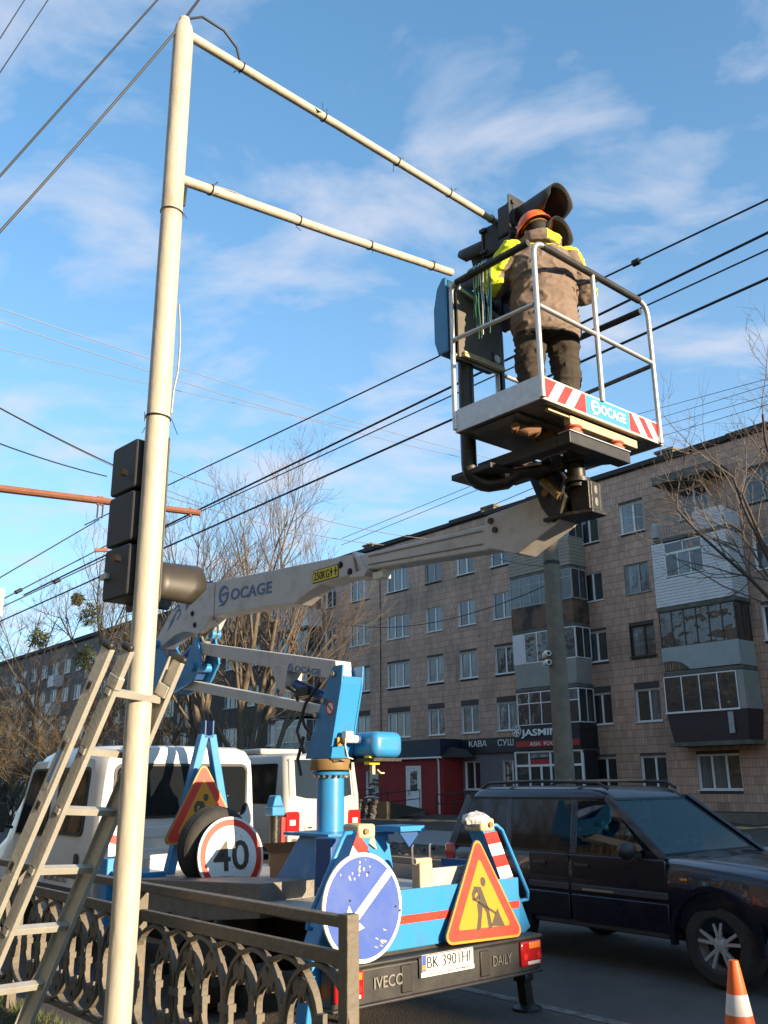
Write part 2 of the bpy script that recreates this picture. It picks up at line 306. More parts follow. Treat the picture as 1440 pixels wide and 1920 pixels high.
def thing(name, label, cat, loc=(0, 0, 0), rz=0, group=None):
    o = bpy.data.objects.new(name, None); COL.objects.link(o); o.empty_display_size = .2
    o.location = loc; o.rotation_euler = (0, 0, rz); return tag(o, label, cat, group)
def inst(src, name, parent, M4=None):
    o = bpy.data.objects.new(name, src.data if hasattr(src, 'data') else src); COL.objects.link(o); o.parent = parent
    if M4 is not None: o.matrix_local = M4
    return o
def copy_tree(o, parent=None):
    c = o.copy(); COL.objects.link(c)
    if parent: c.parent = parent
    for ch in [x for x in bpy.data.objects if x.parent == o]: copy_tree(ch, c)
    return c
def world_of(loc, rz): return Matrix.Translation(loc) @ Matrix.Rotation(rz, 4, 'Z')
def frame4(o, x, y):
    """matrix of a flat surface: x right, y up, normal out"""
    x = Vector(x).normalized(); y = Vector(y); y = (y - x * y.dot(x)).normalized(); z = x.cross(y)
    return Matrix(((x[0], y[0], z[0], o[0]), (x[1], y[1], z[1], o[1]), (x[2], y[2], z[2], o[2]), (0, 0, 0, 1)))
def text_mb(s, w, h, depth=.003, bold=0., shear=0., res=3):
    cu = bpy.data.curves.new('lettering', 'FONT'); cu.body = s; cu.size = 1; cu.extrude = .5; cu.resolution_u = res; cu.offset = bold; cu.shear = shear
    o = bpy.data.objects.new('lettering', cu); COL.objects.link(o)
    me = bpy.data.meshes.new_from_object(o.evaluated_get(bpy.context.evaluated_depsgraph_get()))
    bpy.data.objects.remove(o); bpy.data.curves.remove(cu)
    c = np.array([v.co for v in me.vertices]); lo, hi = c.min(0), c.max(0); fs = [tuple(p.vertices) for p in me.polygons]; bpy.data.meshes.remove(me)
    c = (c - lo) / np.maximum(hi - lo, 1e-6) * np.array([w, h, depth]); mb = MB(); mb.add([tuple(p) for p in c], fs); return mb
def letters(s, M4, w, h, material, parent, name='lettering', depth=.003, **kw):
    k = text_mb(s, w, h, depth, **kw); mb = MB().merge(k, M4); return mb.build(name, material, parent, smooth=0, fix=False)
def tubes_mesh(name, lines, material, n=4, parent=None):
    """many tapered twigs as one mesh: lines = [(points Kx3, radii K)]"""
    V = []; F = []; off = 0
    ang = np.arange(n) * 2 * np.pi / n
    for P, rad in lines:
        P = np.asarray(P, float); k = len(P); d = np.gradient(P, axis=0); d /= np.linalg.norm(d, axis=1, keepdims=True) + 1e-9
        ref = np.array([.31, .17, .93]) if abs(d[0, 2]) < .85 else np.array([.95, .2, .1])
        a = np.cross(d, ref); a /= np.linalg.norm(a, axis=1, keepdims=True) + 1e-9; b = np.cross(d, a)
        ring = P[:, None, :] + (a[:, None, :] * np.cos(ang)[None, :, None] + b[:, None, :] * np.sin(ang)[None, :, None]) * np.asarray(rad)[:, None, None]
        V.append(ring.reshape(-1, 3)); i = np.arange(k - 1)[:, None] * n; j = np.arange(n)[None, :]; j2 = (j + 1) % n
        F.append(np.stack([i + j, i + j2, i + n + j2, i + n + j], -1).reshape(-1, 4) + off); off += k * n
    V = np.concatenate(V); F = np.concatenate(F)
    return np_mesh(name, V, F, material, parent, True)
def np_mesh(name, V, F, material, parent=None, smooth=False, tint=None):
    me = bpy.data.meshes.new(name); nv, nf, k = len(V), len(F), F.shape[1]
    me.vertices.add(nv); me.vertices.foreach_set('co', V.astype(np.float32).ravel()); me.loops.add(nf * k); me.loops.foreach_set('vertex_index', F.astype(np.int32).ravel())
    me.polygons.add(nf); me.polygons.foreach_set('loop_start', (np.arange(nf) * k).astype(np.int32))
    me.polygons.foreach_set('use_smooth', np.full(nf, bool(smooth)))
    for q in (material if isinstance(material, (list, tuple)) else [material]): me.materials.append(M[q] if isinstance(q, str) else q)
    if tint is not None:
        a = me.attributes.new('tint', 'FLOAT', 'FACE'); a.data.foreach_set('value', tint.astype(np.float32))
    me.update(calc_edges=True)
    o = bpy.data.objects.new(name, me); COL.objects.link(o); o.parent = parent; return o
def eval_mesh(o):
    me = bpy.data.meshes.new_from_object(o.evaluated_get(bpy.context.evaluated_depsgraph_get())); old = o.data; o.modifiers.clear(); o.data = me; return o
def cut(o, cutter):
    c = cutter.build('cutter', 'black', None, smooth=0); m = o.modifiers.new('cut', 'BOOLEAN'); m.object = c; m.operation = 'DIFFERENCE'; m.solver = 'EXACT'
    bpy.context.view_layer.update(); eval_mesh(o); bpy.data.objects.remove(c)
    o.data.set_sharp_from_angle(angle=R(35)); return o
def arc(cx, cy, r, a0, a1, n): return [(cx + r * math.cos(R(a0 + (a1 - a0) * i / n)), cy + r * math.sin(R(a0 + (a1 - a0) * i / n))) for i in range(n + 1)]
def rrect(x0, x1, y0, y1, r, n=4):
    return arc(x1 - r, y0 + r, r, -90, 0, n) + arc(x1 - r, y1 - r, r, 0, 90, n) + arc(x0 + r, y1 - r, r, 90, 180, n) + arc(x0 + r, y0 + r, r, 180, 270, n)
def rtri(side, r, n=4):
    """equilateral triangle with rounded corners, base at y=0 centred on x=0"""
    h = side * .866; i = r * math.sqrt(3)
    return arc(side / 2 - i, r, r, -90, 30, n) + arc(0, h - 2 * r, r, 30, 150, n) + arc(-side / 2 + i, r, r, 150, 270, n)
def ring_strip(mb, outer, inner, M4, z0, z1, m=0):
    n = len(outer); k = MB(); vs_ = [(p[0], p[1], z) for z in (z0, z1) for p in outer] + [(p[0], p[1], z) for z in (z0, z1) for p in inner]
    fs = []
    for i in range(n):
        j = (i + 1) % n; fs += [(n + i, n + j, 3 * n + j, 3 * n + i), (i, j, n + j, n + i), (2 * n + j, 2 * n + i, 3 * n + i, 3 * n + j), (j, i, 2 * n + i, 2 * n + j)]
    mb.add([M4 @ Vector(v) for v in vs_], fs, m); return mb
rng = random.Random(7); nrng = np.random.default_rng(11)
# ------------------------------------------------------------------ ground: one road parallel to the long house
TR = world_of((.409, 7.38, 0), R(130.5))       # truck frame: +x along the road (away, left), +y towards the footway the camera stands on
TRi = TR.inverted()
def tr(x, y, z=0): return TR @ Vector((x, y, z))
FA = world_of((0, 53.42, 0), R(-50.35))        # house frame: +x along the wall (right), +y into the house
def fa(x, y, z=0): return FA @ Vector((x, y, z))
def strip(name, y0, y1, z, material, x0=-160, x1=170, th=None, nx=1):
    mb = MB()
    if th: mb.box(x0, x1, y0, y1, z - th, z)
    else: mb.add([(x0, y0, z), (x1, y0, z), (x1, y1, z), (x0, y1, z)], [(0, 1, 2, 3)])
    o = mb.build(name, material, None, smooth=0, fix=bool(th)); o.matrix_world = TR; return tag(o, kind='structure')
o = MB().add([(-900, -900, -.06), (900, -900, -.06), (900, 900, -.06), (-900, 900, -.06)], [(0, 1, 2, 3)]).build('ground', 'earth', smooth=0); tag(o, kind='structure')
strip('road', -9.6, 2.15, 0, 'asphalt')
strip('kerb', -9.76, -9.6, .12, 'kerb', th=.2)
strip('kerb', 2.15, 2.30, .13, 'kerb', th=.2)
# verge with uneven, leafy ground
def bumpy(name, y0, y1, z, material, amp, nx=260, ny=14, x0=-60, x1=70, edge=True):
    xs = np.linspace(x0, x1, nx); ys = np.linspace(y0, y1, ny); X, Y = np.meshgrid(xs, ys, indexing='ij')
    Z = z + amp * (nrng.random((nx, ny)) - .3) * np.sin(np.pi * (Y - y0) / (y1 - y0)) ** .5
    V = np.stack([X, Y, Z], -1).reshape(-1, 3); i = np.arange(nx - 1)[:, None] * ny; j = np.arange(ny - 1)[None, :]
    F = np.stack([i + j, i + ny + j, i + ny + j + 1, i + j + 1], -1).reshape(-1, 4)
    o = np_mesh(name, V, F, material, None, True); o.matrix_world = TR; return tag(o, kind='structure')
bumpy("verge", -12.95, -9.76, .10, 'earth', .10)
strip("pavement", -18.2, -12.95, .115, 'pave')
bumpy("yard", -33, -18.2, .10, 'earth', .12, ny=20)
# raised lawn the camera stands on, with its sloping edge to the kerb
mb = MB(); mb.loft([[(x, 2.30, .10), (x, 2.42, .22), (x, 2.62, .40), (x, 2.9, .48), (x, 14, .49)] for x in np.linspace(-40, 60, 60)], closed=False, caps=False)
o = mb.build('lawn', 'lawn', smooth=60); o.matrix_world = TR; tag(o, kind='structure')
# grass blades near the fence
P = []; F = []
n = 16000; gx = nrng.uniform(-3.5, 5.5, n); gy = nrng.uniform(2.5, 4.6, n); gh = nrng.uniform(.025, .085, n); ga = nrng.uniform(0, 6.283, n); lean = nrng.uniform(-.04, .04, (n, 2))
gz = np.interp(gy, [2.3, 2.42, 2.62, 2.9, 14], [.10, .22, .40, .48, .49])
w = .004
V = np.stack([np.stack([gx - w * np.cos(ga), gy - w * np.sin(ga), gz - .005], -1), np.stack([gx + w * np.cos(ga), gy + w * np.sin(ga), gz - .005], -1), np.stack([gx + lean[:, 0], gy + lean[:, 1], gz + gh], -1)], 1).reshape(-1, 3)
o = np_mesh('grass', V, np.arange(3 * n).reshape(-1, 3), 'grass'); o.matrix_world = TR; tag(o, kind='stuff')
# fallen leaves
def leaves(name, n, x0, x1, y0, y1, zf, s0, s1):
    x = nrng.uniform(x0, x1, n); y = nrng.uniform(y0, y1, n); z = zf(y) + .012; a = nrng.uniform(0, 6.28, n); s = nrng.uniform(s0, s1, n); tl = nrng.uniform(-.5, .5, (n, 2))
    q = []
    for cx, cy in ((-1, -.2), (0, -.6), (1, .1), (.1, .7)):
        ux = (cx * np.cos(a) - cy * np.sin(a)) * s; uy = (cx * np.sin(a) + cy * np.cos(a)) * s
        q.append(np.stack([x + ux, y + uy, z + ux * tl[:, 0] + uy * tl[:, 1]], -1))
    o = np_mesh(name, np.stack(q, 1).reshape(-1, 3), np.arange(4 * n).reshape(-1, 4), 'leafdry'); o.matrix_world = TR; tag(o, kind='stuff')
leaves('leaves', 420, -3, 5.5, 2.5, 5, lambda y: np.interp(y, [2.3, 2.42, 2.62, 2.9, 14], [.10, .22, .40, .48, .49]), .02, .045)
leaves('leaves', 1800, -25, 30, -12.9, -9.8, lambda y: .14 + 0 * y, .04, .09)
# worn edge line on the road, cut into dashes by wear
mb = MB()
for k in range(26):
    x0 = -14 + k * 1.6
    mb.add([(x0, -1.36, .004), (x0 + 1.5, -1.36, .004), (x0 + 1.5, -1.24, .004), (x0, -1.24, .004)], [(0, 1, 2, 3)])
o = mb.build('lane_line', 'roadpaint', smooth=0, fix=False); o.matrix_world = TR; tag(o, kind='structure')
# ------------------------------------------------------------------ the long five-storey house
ROWH = 2.8
def sill_z(r): return 1.36 + ROWH * r
WH = 1.37
_win_cache = {}
def win_mesh(w, h, panes, m):
    k = (round(w, 2), round(h, 2), panes, m)
    if k not in _win_cache:
        a = MB(); d0, d1, j = .02, .30, .055
        # plaster reveal, then the white frame set back in it, then sill
        a.box(0, .02, d0, d1, 0, h); a.box(w - .02, w, d0, d1, 0, h); a.box(.02, w - .02, d0, d1, h - .02, h)
        y0, y1 = .11, .17
        a.box(.02, .02 + j, y0, y1, 0, h - .02); a.box(w - .02 - j, w - .02, y0, y1, 0, h - .02)
        a.box(.02 + j, w - .02 - j, y0, y1, h - .02 - j, h - .02); a.box(.02 + j, w - .02 - j, y0, y1, 0, j)
        for i in range(1, panes):
            c = w * i / panes + (.06 if panes == 2 else 0); a.box(c - .045, c + .045, y0 - .015, y1, j, h - .02 - j)
        fm = a.mesh('window', m, smooth=0)
        s = MB().box(-.05, w + .05, -.07, .11, -.045, -.002).mesh('sill', m, smooth=0)
        _win_cache[k] = (fm, s)
    return _win_cache[k]
_pane_mesh = {}
def add_panes(win, w, h, panes, bot=.055):
    for i in range(panes):
        c0 = (w * i / panes + (.06 if panes == 2 else 0) + .045) if i else .075
        c1 = (w * (i + 1) / panes + (.06 if panes == 2 else 0) - .045) if i < panes - 1 else w - .075
        k = (round(c1 - c0, 3), round(h, 2))
        if k not in _pane_mesh: _pane_mesh[k] = MB().box(0, c1 - c0, 0, .02, bot, h - .075).mesh('pane', PANES[0], smooth=0)
        p = inst(_pane_mesh[k], 'pane', win, Matrix.Translation((c0, .13, 0)))
        p.material_slots[0].link = 'OBJECT'; p.material_slots[0].material = rng.choices(PANES, (5, 3, 3, 1))[0]
def window(house, u, z, w, h, panes, m='upvc', sill=True, v=0.):
    fm, sm = win_mesh(w, h, panes, m)
    o = inst(fm, 'window', house, Matrix.Translation((u, v, z))); add_panes(o, w, h, panes)
    if sill: inst(sm, 'sill', o, Matrix())
    return o
def wall_grid(name, u0, u1, z0, z1, holes, v, material, parent):
    us = sorted({u0, u1, *[x for h in holes for x in h[:2] if u0 < x < u1]}); zs = sorted({z0, z1, *[x for h in holes for x in h[2:] if z0 < x < z1]})
    mb = MB()
    for a, b in zip(us, us[1:]):
        for c, d in zip(zs, zs[1:]):
            x, y = (a + b) / 2, (c + d) / 2
            if any(h[0] < x < h[1] and h[2] < y < h[3] for h in holes): continue
            mb.add([(a, v, c), (b, v, c), (b, v, d), (a, v, d)], [(0, 1, 2, 3)])
    return mb.build(name, material, parent, smooth=0, fix=False)
def tile_field(u0, u1, z0, z1, holes, tw, th):
    """one slightly uneven box per tile (five faces), clipped at the openings"""
    nu = int((u1 - u0) / tw); nz = int((z1 - z0) / th)
    a = u0 + np.arange(nu) * tw; c = z0 + np.arange(nz) * th
    A, C_ = np.meshgrid(a, c, indexing='ij'); A = A.ravel(); C_ = C_.ravel(); B = A + tw - .010; D = C_ + th - .015
    keep = np.ones(len(A), bool)
    for h0, h1, k0, k1 in holes:
        zin = (C_ < k1 - .02) & (D > k0 + .02); fully = zin & (A >= h0 - .02) & (B <= h1 + .02); keep &= ~fully
        m = zin & (A < h0) & (B > h0) & ~fully; B[m] = h0
        m = zin & (B > h1) & (A < h1) & ~fully; A[m] = h1
    keep &= (B - A) > .03
    return A[keep], B[keep], C_[keep], D[keep]
def tiles_np(name, A, B, C_, D, tint, parent):
    n = len(A); d = nrng.normal(0, .003, (n, 4)); y0 = .006 + d * .7
    back = np.full(n, .014)
    V = np.stack([np.stack([A, y0[:, 0], C_], -1), np.stack([B, y0[:, 1], C_], -1), np.stack([B, y0[:, 2], D], -1), np.stack([A, y0[:, 3], D], -1),
                  np.stack([A, back, C_], -1), np.stack([B, back, C_], -1), np.stack([B, back, D], -1), np.stack([A, back, D], -1)], 1).reshape(-1, 3)
    q = np.array([[0, 1, 2, 3], [0, 4, 5, 1], [1, 5, 6, 2], [2, 6, 7, 3], [3, 7, 4, 0]])
    F = (np.arange(n)[:, None, None] * 8 + q[None]).reshape(-1, 4)
    o = np_mesh(name, V, F, 'tile', parent, False, np.repeat(tint, 5)); return tag(o, kind='stuff')
def tint_of(A, C_):
    # panels of the wall were tiled from different batches
    blk = np.sin(np.floor(A / 1.9) * 12.9898 + np.floor((C_ - .9) / 1.4) * 78.233) * 43758.5453; blk -= np.floor(blk)
    return np.clip(.30 * blk + .55 * nrng.random(len(A)) + .08, 0, 1)

house = thing('apartment_house', 'long five-storey apartment house with grey-brown tiled front, stacked balconies and shops at its foot', 'apartment house')
house.matrix_world = FA
U0, U1, ZT = -31., 33., 15.62
cols = [(-6.05, 1.15, 2), (-3.46, 2.0, 3), (.15, 2.0, 3), (3.60, 1.34, 2), (6.20, 1.31, 2), (8.77, 1.33, 2), (14.53, 1.28, 2), (17.06, 1.28, 2), (23.3, 1.3, 2), (25.6, 1.3, 2), (28.2, 2.0, 3),
        (-12.6, 1.3, 2), (-15.2, 1.3, 2), (-18.6, 2.0, 3), (-22.0, 1.3, 2), (-25.2, 1.3, 2), (-28.6, 2.0, 3)]
holes = []; wins = []
for (u, w, p) in cols:
    for r in range(5):
        if r == 0 and -3.5 < u < 14: continue
        z = sill_z(r); holes.append((u, u + w, z, z + WH)); wins.append((u, z, w, WH, p))
# openings behind the balcony stacks
holes.append((19.75, 21.65, sill_z(0), sill_z(0) + WH)); wins.append((19.75, sill_z(0), 1.9, WH, 3))
for r in range(1, 5):
    for (u, w) in ((20.1, 1.45), (12.0, 1.5), (-8.9, 1.5)):
        holes.append((u, u + w, sill_z(r), sill_z(r) + WH)); wins.append((u, sill_z(r), w, WH, 2))
shop = (6.3, 14.95, 0, 3.12)
wall_grid('wall', U0, U1, 0, ZT, holes, .012, 'grout', house)
for (u, z, w, h, p) in wins:
    m = 'upvc'
    if (abs(u - 17.06) < .1 and 6 < z < 8): m = 'woodframe'
    elif rng.random() < .10: m = 'oldwhite'
    window(house, u, z, w, h, p, m)
A, B, C_, D = tile_field(-12.2, 27, .55, 15.45, holes + [shop, (-3.2, 6.3, 0, 3.0)], .150, .330)
tn = tint_of(A, C_)
# the 300 tiles that show largest (beside the ground-floor windows at the right) are pieces of their own
sel = np.where((A > 18.75) & (B < 24.4) & (C_ > .8) & (D < 3.4))[0]
sel = sel[np.argsort(-A[sel] - .0 * C_[sel])][:300]
mk = np.ones(len(A), bool); mk[sel] = False
tiles_np('tiles', A[mk], B[mk], C_[mk], D[mk], tn[mk], house)
tv = []
for i in range(7):
    y = nrng.normal(0, .003, 4); V = np.array([[0, y[0], 0], [1, y[1], 0], [1, y[2], 1], [0, y[3], 1], [0, .014, 0], [1, .014, 0], [1, .014, 1], [0, .014, 1]], float)
    q = np.array([[0, 1, 2, 3], [0, 4, 5, 1], [1, 5, 6, 2], [2, 6, 7, 3], [3, 7, 4, 0]])
    t = np_mesh('tile', V, q, 'tile', None, False, np.full(5, .12 + .8 * i / 6)); tv.append(t.data); bpy.data.objects.remove(t)
for i in sel:
    inst(tv[min(6, int(tn[i] * 7))], 'tile', house, Matrix.Translation((A[i], .006, C_[i])) @ Matrix.Diagonal((B[i] - A[i], 1, D[i] - C_[i], 1)))
# plinth, roof, side walls, parapet of torn roof felt
MB().box(U0, U1, -.03, .010, 0, .5).build('plinth', 'conc', house, smooth=0)
mb = MB(); mb.box(U0, U1, .05, 12, 15.45, 15.62); mb.build('roof', 'roofing', house, smooth=0)
MB().box(U0, U0 + .25, .031, 12, 0, 15.45).build('side_wall', 'conc', house, smooth=0)
MB().box(U1 - .25, U1, .031, 12, 0, 15.45).build('side_wall', 'conc', house, smooth=0)
MB().box(U0 + .25, U1 - .25, 11.8, 12, 0, 15.45).build('rear_wall', 'conc', house, smooth=0)
MB().box(U0 + .25, U1 - .25, 1.2, 1.3, 0, 15.45).build('inner_wall', 'interior', house, smooth=0)
mb = MB(); u = U0
while u < U1:
    w = rng.uniform(1.2, 3.4); z = rng.uniform(-.05, .06); mb.box(u, min(U1, u + w - .004), -.14 + rng.uniform(-.05, .03), .45, 15.47 + z * .5, 15.70 + z); u += w
mb.build('parapet', 'roofing', house, smooth=0)
for u in (6.2, -4.8, 17.9):
    c = MB().box(u, u + .9, 2.2, 3.0, 15.62, 16.75).box(u - .08, u + .98, 2.12, 3.08, 16.75, 16.87).build('chimney', 'conc', house, smooth=0)
MB().tube([(18.6, 1.5, 15.6), (18.6, 1.5, 17.3)], .02, 5).build('antenna', 'wirepale', house)
mb = MB(); mb.tube([(.0 - .42, -.03, z) for z in np.linspace(3.2, 15.4, 8)], .022, 5); mb.build('downlead', 'wire', house)

def bars(mb, u0, u1, z0, z1, v, step=.11, r=.010, m=0):
    mb.box(u0, u1, v - .015, v + .015, z1 - .03, z1, m); mb.box(u0, u1, v - .015, v + .015, z0, z0 + .03, m)
    n = int((u1 - u0) / step)
    for i in range(n + 1):
        x = u0 + (u1 - u0) * i / n; mb.box(x - r, x + r, v - r, v + r, z0, z1, m)
def balcony(u0, u1, z, d=1.15):
    return MB().box(u0, u1, -d, -.002, z - .16, z).build('balcony', 'slab', house, bevel=.015, smooth=0)
def glazing(bal, u0, u1, z0, z1, d, n, m, transom=0, side=True, mats=None):
    """framed panes along the front of a balcony and round its right-hand side"""
    f = MB(); t = .045
    for i in range(n + 1):
        x = u0 + (u1 - u0) * i / n; f.box(x - t / 2, x + t / 2, -d, -d + .06, z0, z1)
    zt = [z0, z1] + ([z1 - transom] if transom else [])
    for z in zt: f.box(u0 + t / 2, u1 - t / 2, -d + .004, -d + .056, z - t / 2, z + t / 2)
    sides = (u0, u1) if side else ()
    for x in sides:
        f.box(x - .03, x + .03, -.09, -.035, z0, z1)
        f.box(x - .028, x + .028, -d + .06, -.09, z0 - t / 2, z0 + t / 2); f.box(x - .028, x + .028, -d + .06, -.09, z1 - t / 2, z1 + t / 2)
        f.box(x - .028, x + .028, -d / 2 - .02, -d / 2 + .02, z0 + t / 2, z1 - t / 2)
    f.build('window_frame', m, bal, smooth=0)
    for i in range(n):
        a = u0 + (u1 - u0) * i / n + t / 2; b = u0 + (u1 - u0) * (i + 1) / n - t / 2
        for c, e in (((z0, z1 - transom), (z1 - transom, z1)) if transom else ((z0, z1),)):
            p = MB().box(a, b, -d + .02, -d + .035, c + t / 2, e - t / 2).build('pane', PANES[0], bal, smooth=0)
            p.data.materials[0] = rng.choice(mats) if mats else rng.choices(PANES, (6, 3, 2, 0))[0]
    for x in sides:
        MB().box(x - .01, x + .01, -d + .06, -.09, z0 + t / 2, z1 - t / 2).build('pane', rng.choice(PANES[:3]), bal, smooth=0)
def shell_panel(bal, u0, u1, z0, z1, d, m, taper=0., name='panel'):
    t = .03
    r = [[(u0 + a, -.005, z), (u0 + a, -d + b, z), (u1 - a, -d + b, z), (u1 - a, -.005, z), (u1 - a - t, -.005, z), (u1 - a - t, -d + b + t, z), (u0 + a + t, -d + b + t, z), (u0 + a + t, -.005, z)] for z, a, b in ((z0, taper, taper * .6), (z1, 0, 0))]
    return MB().loft(r, 0).build(name, m, bal, smooth=0)
def boards(bal, u0, u1, z0, z1, d, m, h=.13, skip=None, right=True):
    """lap siding, one board to a piece, round front and right side"""
    n = int(round((z1 - z0) / h)); h = (z1 - z0) / n
    for i in range(n):
        a, b = z0 + i * h, z0 + (i + 1) * h - .006
        spans = [(u0, u1)]
        if skip and not (b < skip[2] or a > skip[3]): spans = [(u0, skip[0]), (skip[1], u1)]
        for s0, s1 in spans:
            MB().prism([(-d - .022, a), (-d - .006, b), (-d + .02, b), (-d + .02, a)], s0, s1, 0, 'yz').build('board', m, bal, smooth=0)
        for x, q in ((u1, 1), (u0, -1)):
            MB().prism([(x + .022 * q, a), (x + .006 * q, b), (x - .02 * q, b), (x - .02 * q, a)], -d + .021, -.01, 0, 'xz').build('board', m, bal, smooth=0) if False else \
            MB().add([(x + .022 * q, -d + .02, a), (x + .006 * q, -d + .02, b), (x - .02 * q, -d + .02, b), (x - .02 * q, -d + .02, a), (x + .022 * q, -.01, a), (x + .006 * q, -.01, b), (x - .02 * q, -.01, b), (x - .02 * q, -.01, a)],
                     [(0, 1, 2, 3), (7, 6, 5, 4), (0, 4, 5, 1), (1, 5, 6, 2), (2, 6, 7, 3), (3, 7, 4, 0)]).build('board', m, bal, smooth=0)
# --- balconies at the right
c = MB().box(19.7, 22.6, -1.2, -.002, 13.98, 14.36).build('canopy', 'slab', house, bevel=.02, smooth=0)
b = balcony(19.45, 22.9, 11.58)
k = MB(); bars(k, 19.75, 21.4, 11.62, 12.38, -1.12); k.build('railing', 'oldwhite', b, smooth=0)
MB().box(21.42, 22.86, -1.13, -1.10, 11.6, 12.42).box(22.86, 22.88, -1.1, -.05, 11.6, 12.33).build('sheet', 'siding', b, smooth=0)
MB().lathe([(.001, 11.64), (.17, 11.66), (.19, 11.9), (.18, 12.2), (.10, 12.3), (.001, 12.31)], 12, Matrix.Translation((19.62, -1.12, 0))).build('satellite_cover', 'oldwhite', b)
b = balcony(19.3, 22.9, 8.66)
boards(b, 19.35, 22.85, 8.68, 11.40, 1.15, 'siding', skip=(19.95, 21.75, 9.86, 11.36))
shell_panel(b, 19.37, 22.83, 8.67, 9.85, 1.12, 'siding')
glazing(b, 19.98, 21.72, 9.9, 10.85, 1.17, 3, 'upvc', side=False); glazing(b, 19.98, 21.72, 10.9, 11.33, 1.17, 2, 'upvc', side=False)
b = balcony(19.35, 22.85, 5.98)
glazing(b, 19.4, 22.8, 6.98, 8.46, 1.15, 6, 'woodframe', mats=[PANES[2]])
MB().box(19.36, 22.84, -1.18, -.01, 8.46, 8.50).build('head_board', 'woodframe', b, smooth=0)
mb = MB(); pr = [(19.38, 6.98), (22.82, 6.98), (22.82, 6.02), (20.62, 6.02)] + [(20.62 - 1.1 * math.sin(R(a)), 6.02 + .42 * math.sin(R(90 - a)) * 0 + .45 * (1 - math.cos(R(a))) ) for a in ()] + [(20.5, 6.15), (20.2, 6.34), (19.85, 6.42), (19.38, 6.42)]
mb.prism(pr, -1.16, -1.12, 0, 'xz'); mb.box(22.79, 22.83, -1.12, -.01, 6.0, 6.96); mb.build('panel', 'mintpanel', b, smooth=0)
k = MB(); bars(k, 19.42, 20.75, 6.02, 6.44, -1.08, .1); k.build('railing', 'railing', b, smooth=0)
b = balcony(19.35, 22.85, 3.18)
glazing(b, 19.35, 22.55, 4.36, 5.78, 1.17, 4, 'upvc', mats=PANES[:1]); MB().box(22.6, 22.86, -1.16, -1.1, 4.34, 5.8).box(22.86, 22.88, -1.1, -.03, 4.34, 5.8).build('side_panel', 'greypanel', b, smooth=0)
shell_panel(b, 19.35, 22.88, 3.16, 4.33, 1.17, 'plumpanel', .16); MB().box(19.3, 22.6, -1.21, -1.175, 4.31, 4.36).build('ledge', 'upvc', b, smooth=0)
MB().box(22.05, 22.27, -1.2, -1.17, 3.45, 4.25).build('patch', 'oldwhite', b, smooth=0)
# --- balconies over the shop
JU0, JU1 = 11.12, 14.92
b = balcony(JU0, JU1, 11.42); boards(b, JU0, JU1, 11.44, 12.75, 1.15, 'tansiding', .16); glazing(b, JU0, JU1, 12.78, 14.0, 1.15, 6, 'oldwhite')
b = balcony(JU0, JU1, 8.72); glazing(b, JU0, JU1, 9.86, 11.25, 1.15, 6, 'oldwhite', .38, mats=[PANES[0]]); shell_panel(b, JU0, JU1, 8.72, 9.83, 1.16, 'rustpanel')
b = balcony(JU0, JU1, 5.95); glazing(b, JU0 + .75, JU1, 7.12, 8.52, 1.15, 4, 'upvc'); MB().box(JU0, JU0 + .72, -1.16, -1.1, 7.1, 8.54).build('side_panel', 'siding', b, smooth=0); shell_panel(b, JU0, JU1, 5.98, 7.08, 1.17, 'greypanel', .12)
b = balcony(JU0, JU1, 3.1); glazing(b, JU0 + .1, JU1 - .05, 4.26, 5.74, 1.15, 5, 'upvc', .5)
MB().box(JU0 - .12, JU1, -1.27, -.01, 3.12, 4.24).build('fascia', 'signblack', b, smooth=0)
# --- balconies half hidden by the big tree
for z, m in ((11.42, 'siding'), (8.65, 'greypanel'), (5.9, 'rustpanel'), (3.1, 'mintpanel')):
    b = balcony(-9.9, -6.4, z); shell_panel(b, -9.9, -6.4, z, z + 1.05, 1.15, m); glazing(b, -9.85, -6.45, z + 1.1, z + 2.45, 1.13, 5, 'upvc' if z != 8.65 else 'oldwhite', .4)
for u in (-21.5, -28.0):
    for z in (3.1, 5.9, 8.65, 11.42):
        b = balcony(u - 2.2, u - .1, z); shell_panel(b, u - 2.2, u - .1, z, z + 1.05, 1.1, rng.choice(['siding', 'greypanel', 'tansiding', 'mintpanel']))
# --- shop at the foot: grey rendered wall, sign boards, white door
sh = thing('sushi_shop_front', 'grey ground-floor shop front with black sign boards and white glass door', 'shop front'); sh.matrix_world = FA
gh = [(6.46, 7.56, 1.36, 2.74), (9.1, 10.2, 1.36, 2.74)]
wall_grid('wall', 6.32, 11.0, .0, 3.1, gh, -.14, 'greywall', sh)
for h in gh: window(sh, h[0], h[2], 1.1, 1.38, 2, v=-.14)
MB().box(6.35, 11.0, -.26, -.15, 3.1, 3.82).build('sign_board', 'signblack', sh, bevel=.01, smooth=0)
letters('КАВА', frame4((6.98, -.265, 3.43), (1, 0, 0), (0, 0, 1)), 1.25, .30, 'white_print', sh, depth=.02)
letters('СУШІ', frame4((9.0, -.265, 3.42), (1, 0, 0), (0, 0, 1)), 1.28, .32, 'white_print', sh, depth=.02)
Y = -1.30
q = MB(); q.mprism(arc(0, 0, .27, 0, 360, 28)[:-1], frame4((11.22, Y + .02, 4.0), (1, 0, 0), (0, 0, 1)), 0, .03, 0)
for kx in range(6):
    a0 = kx * 60; q.mprism([(0.05 * math.cos(R(a0)), .05 * math.sin(R(a0)))] + arc(0, 0, .2, a0 - 15, a0 + 15, 3), frame4((11.22, Y + .02, 4.0), (1, 0, 0), (0, 0, 1)), .03, .036, 1)
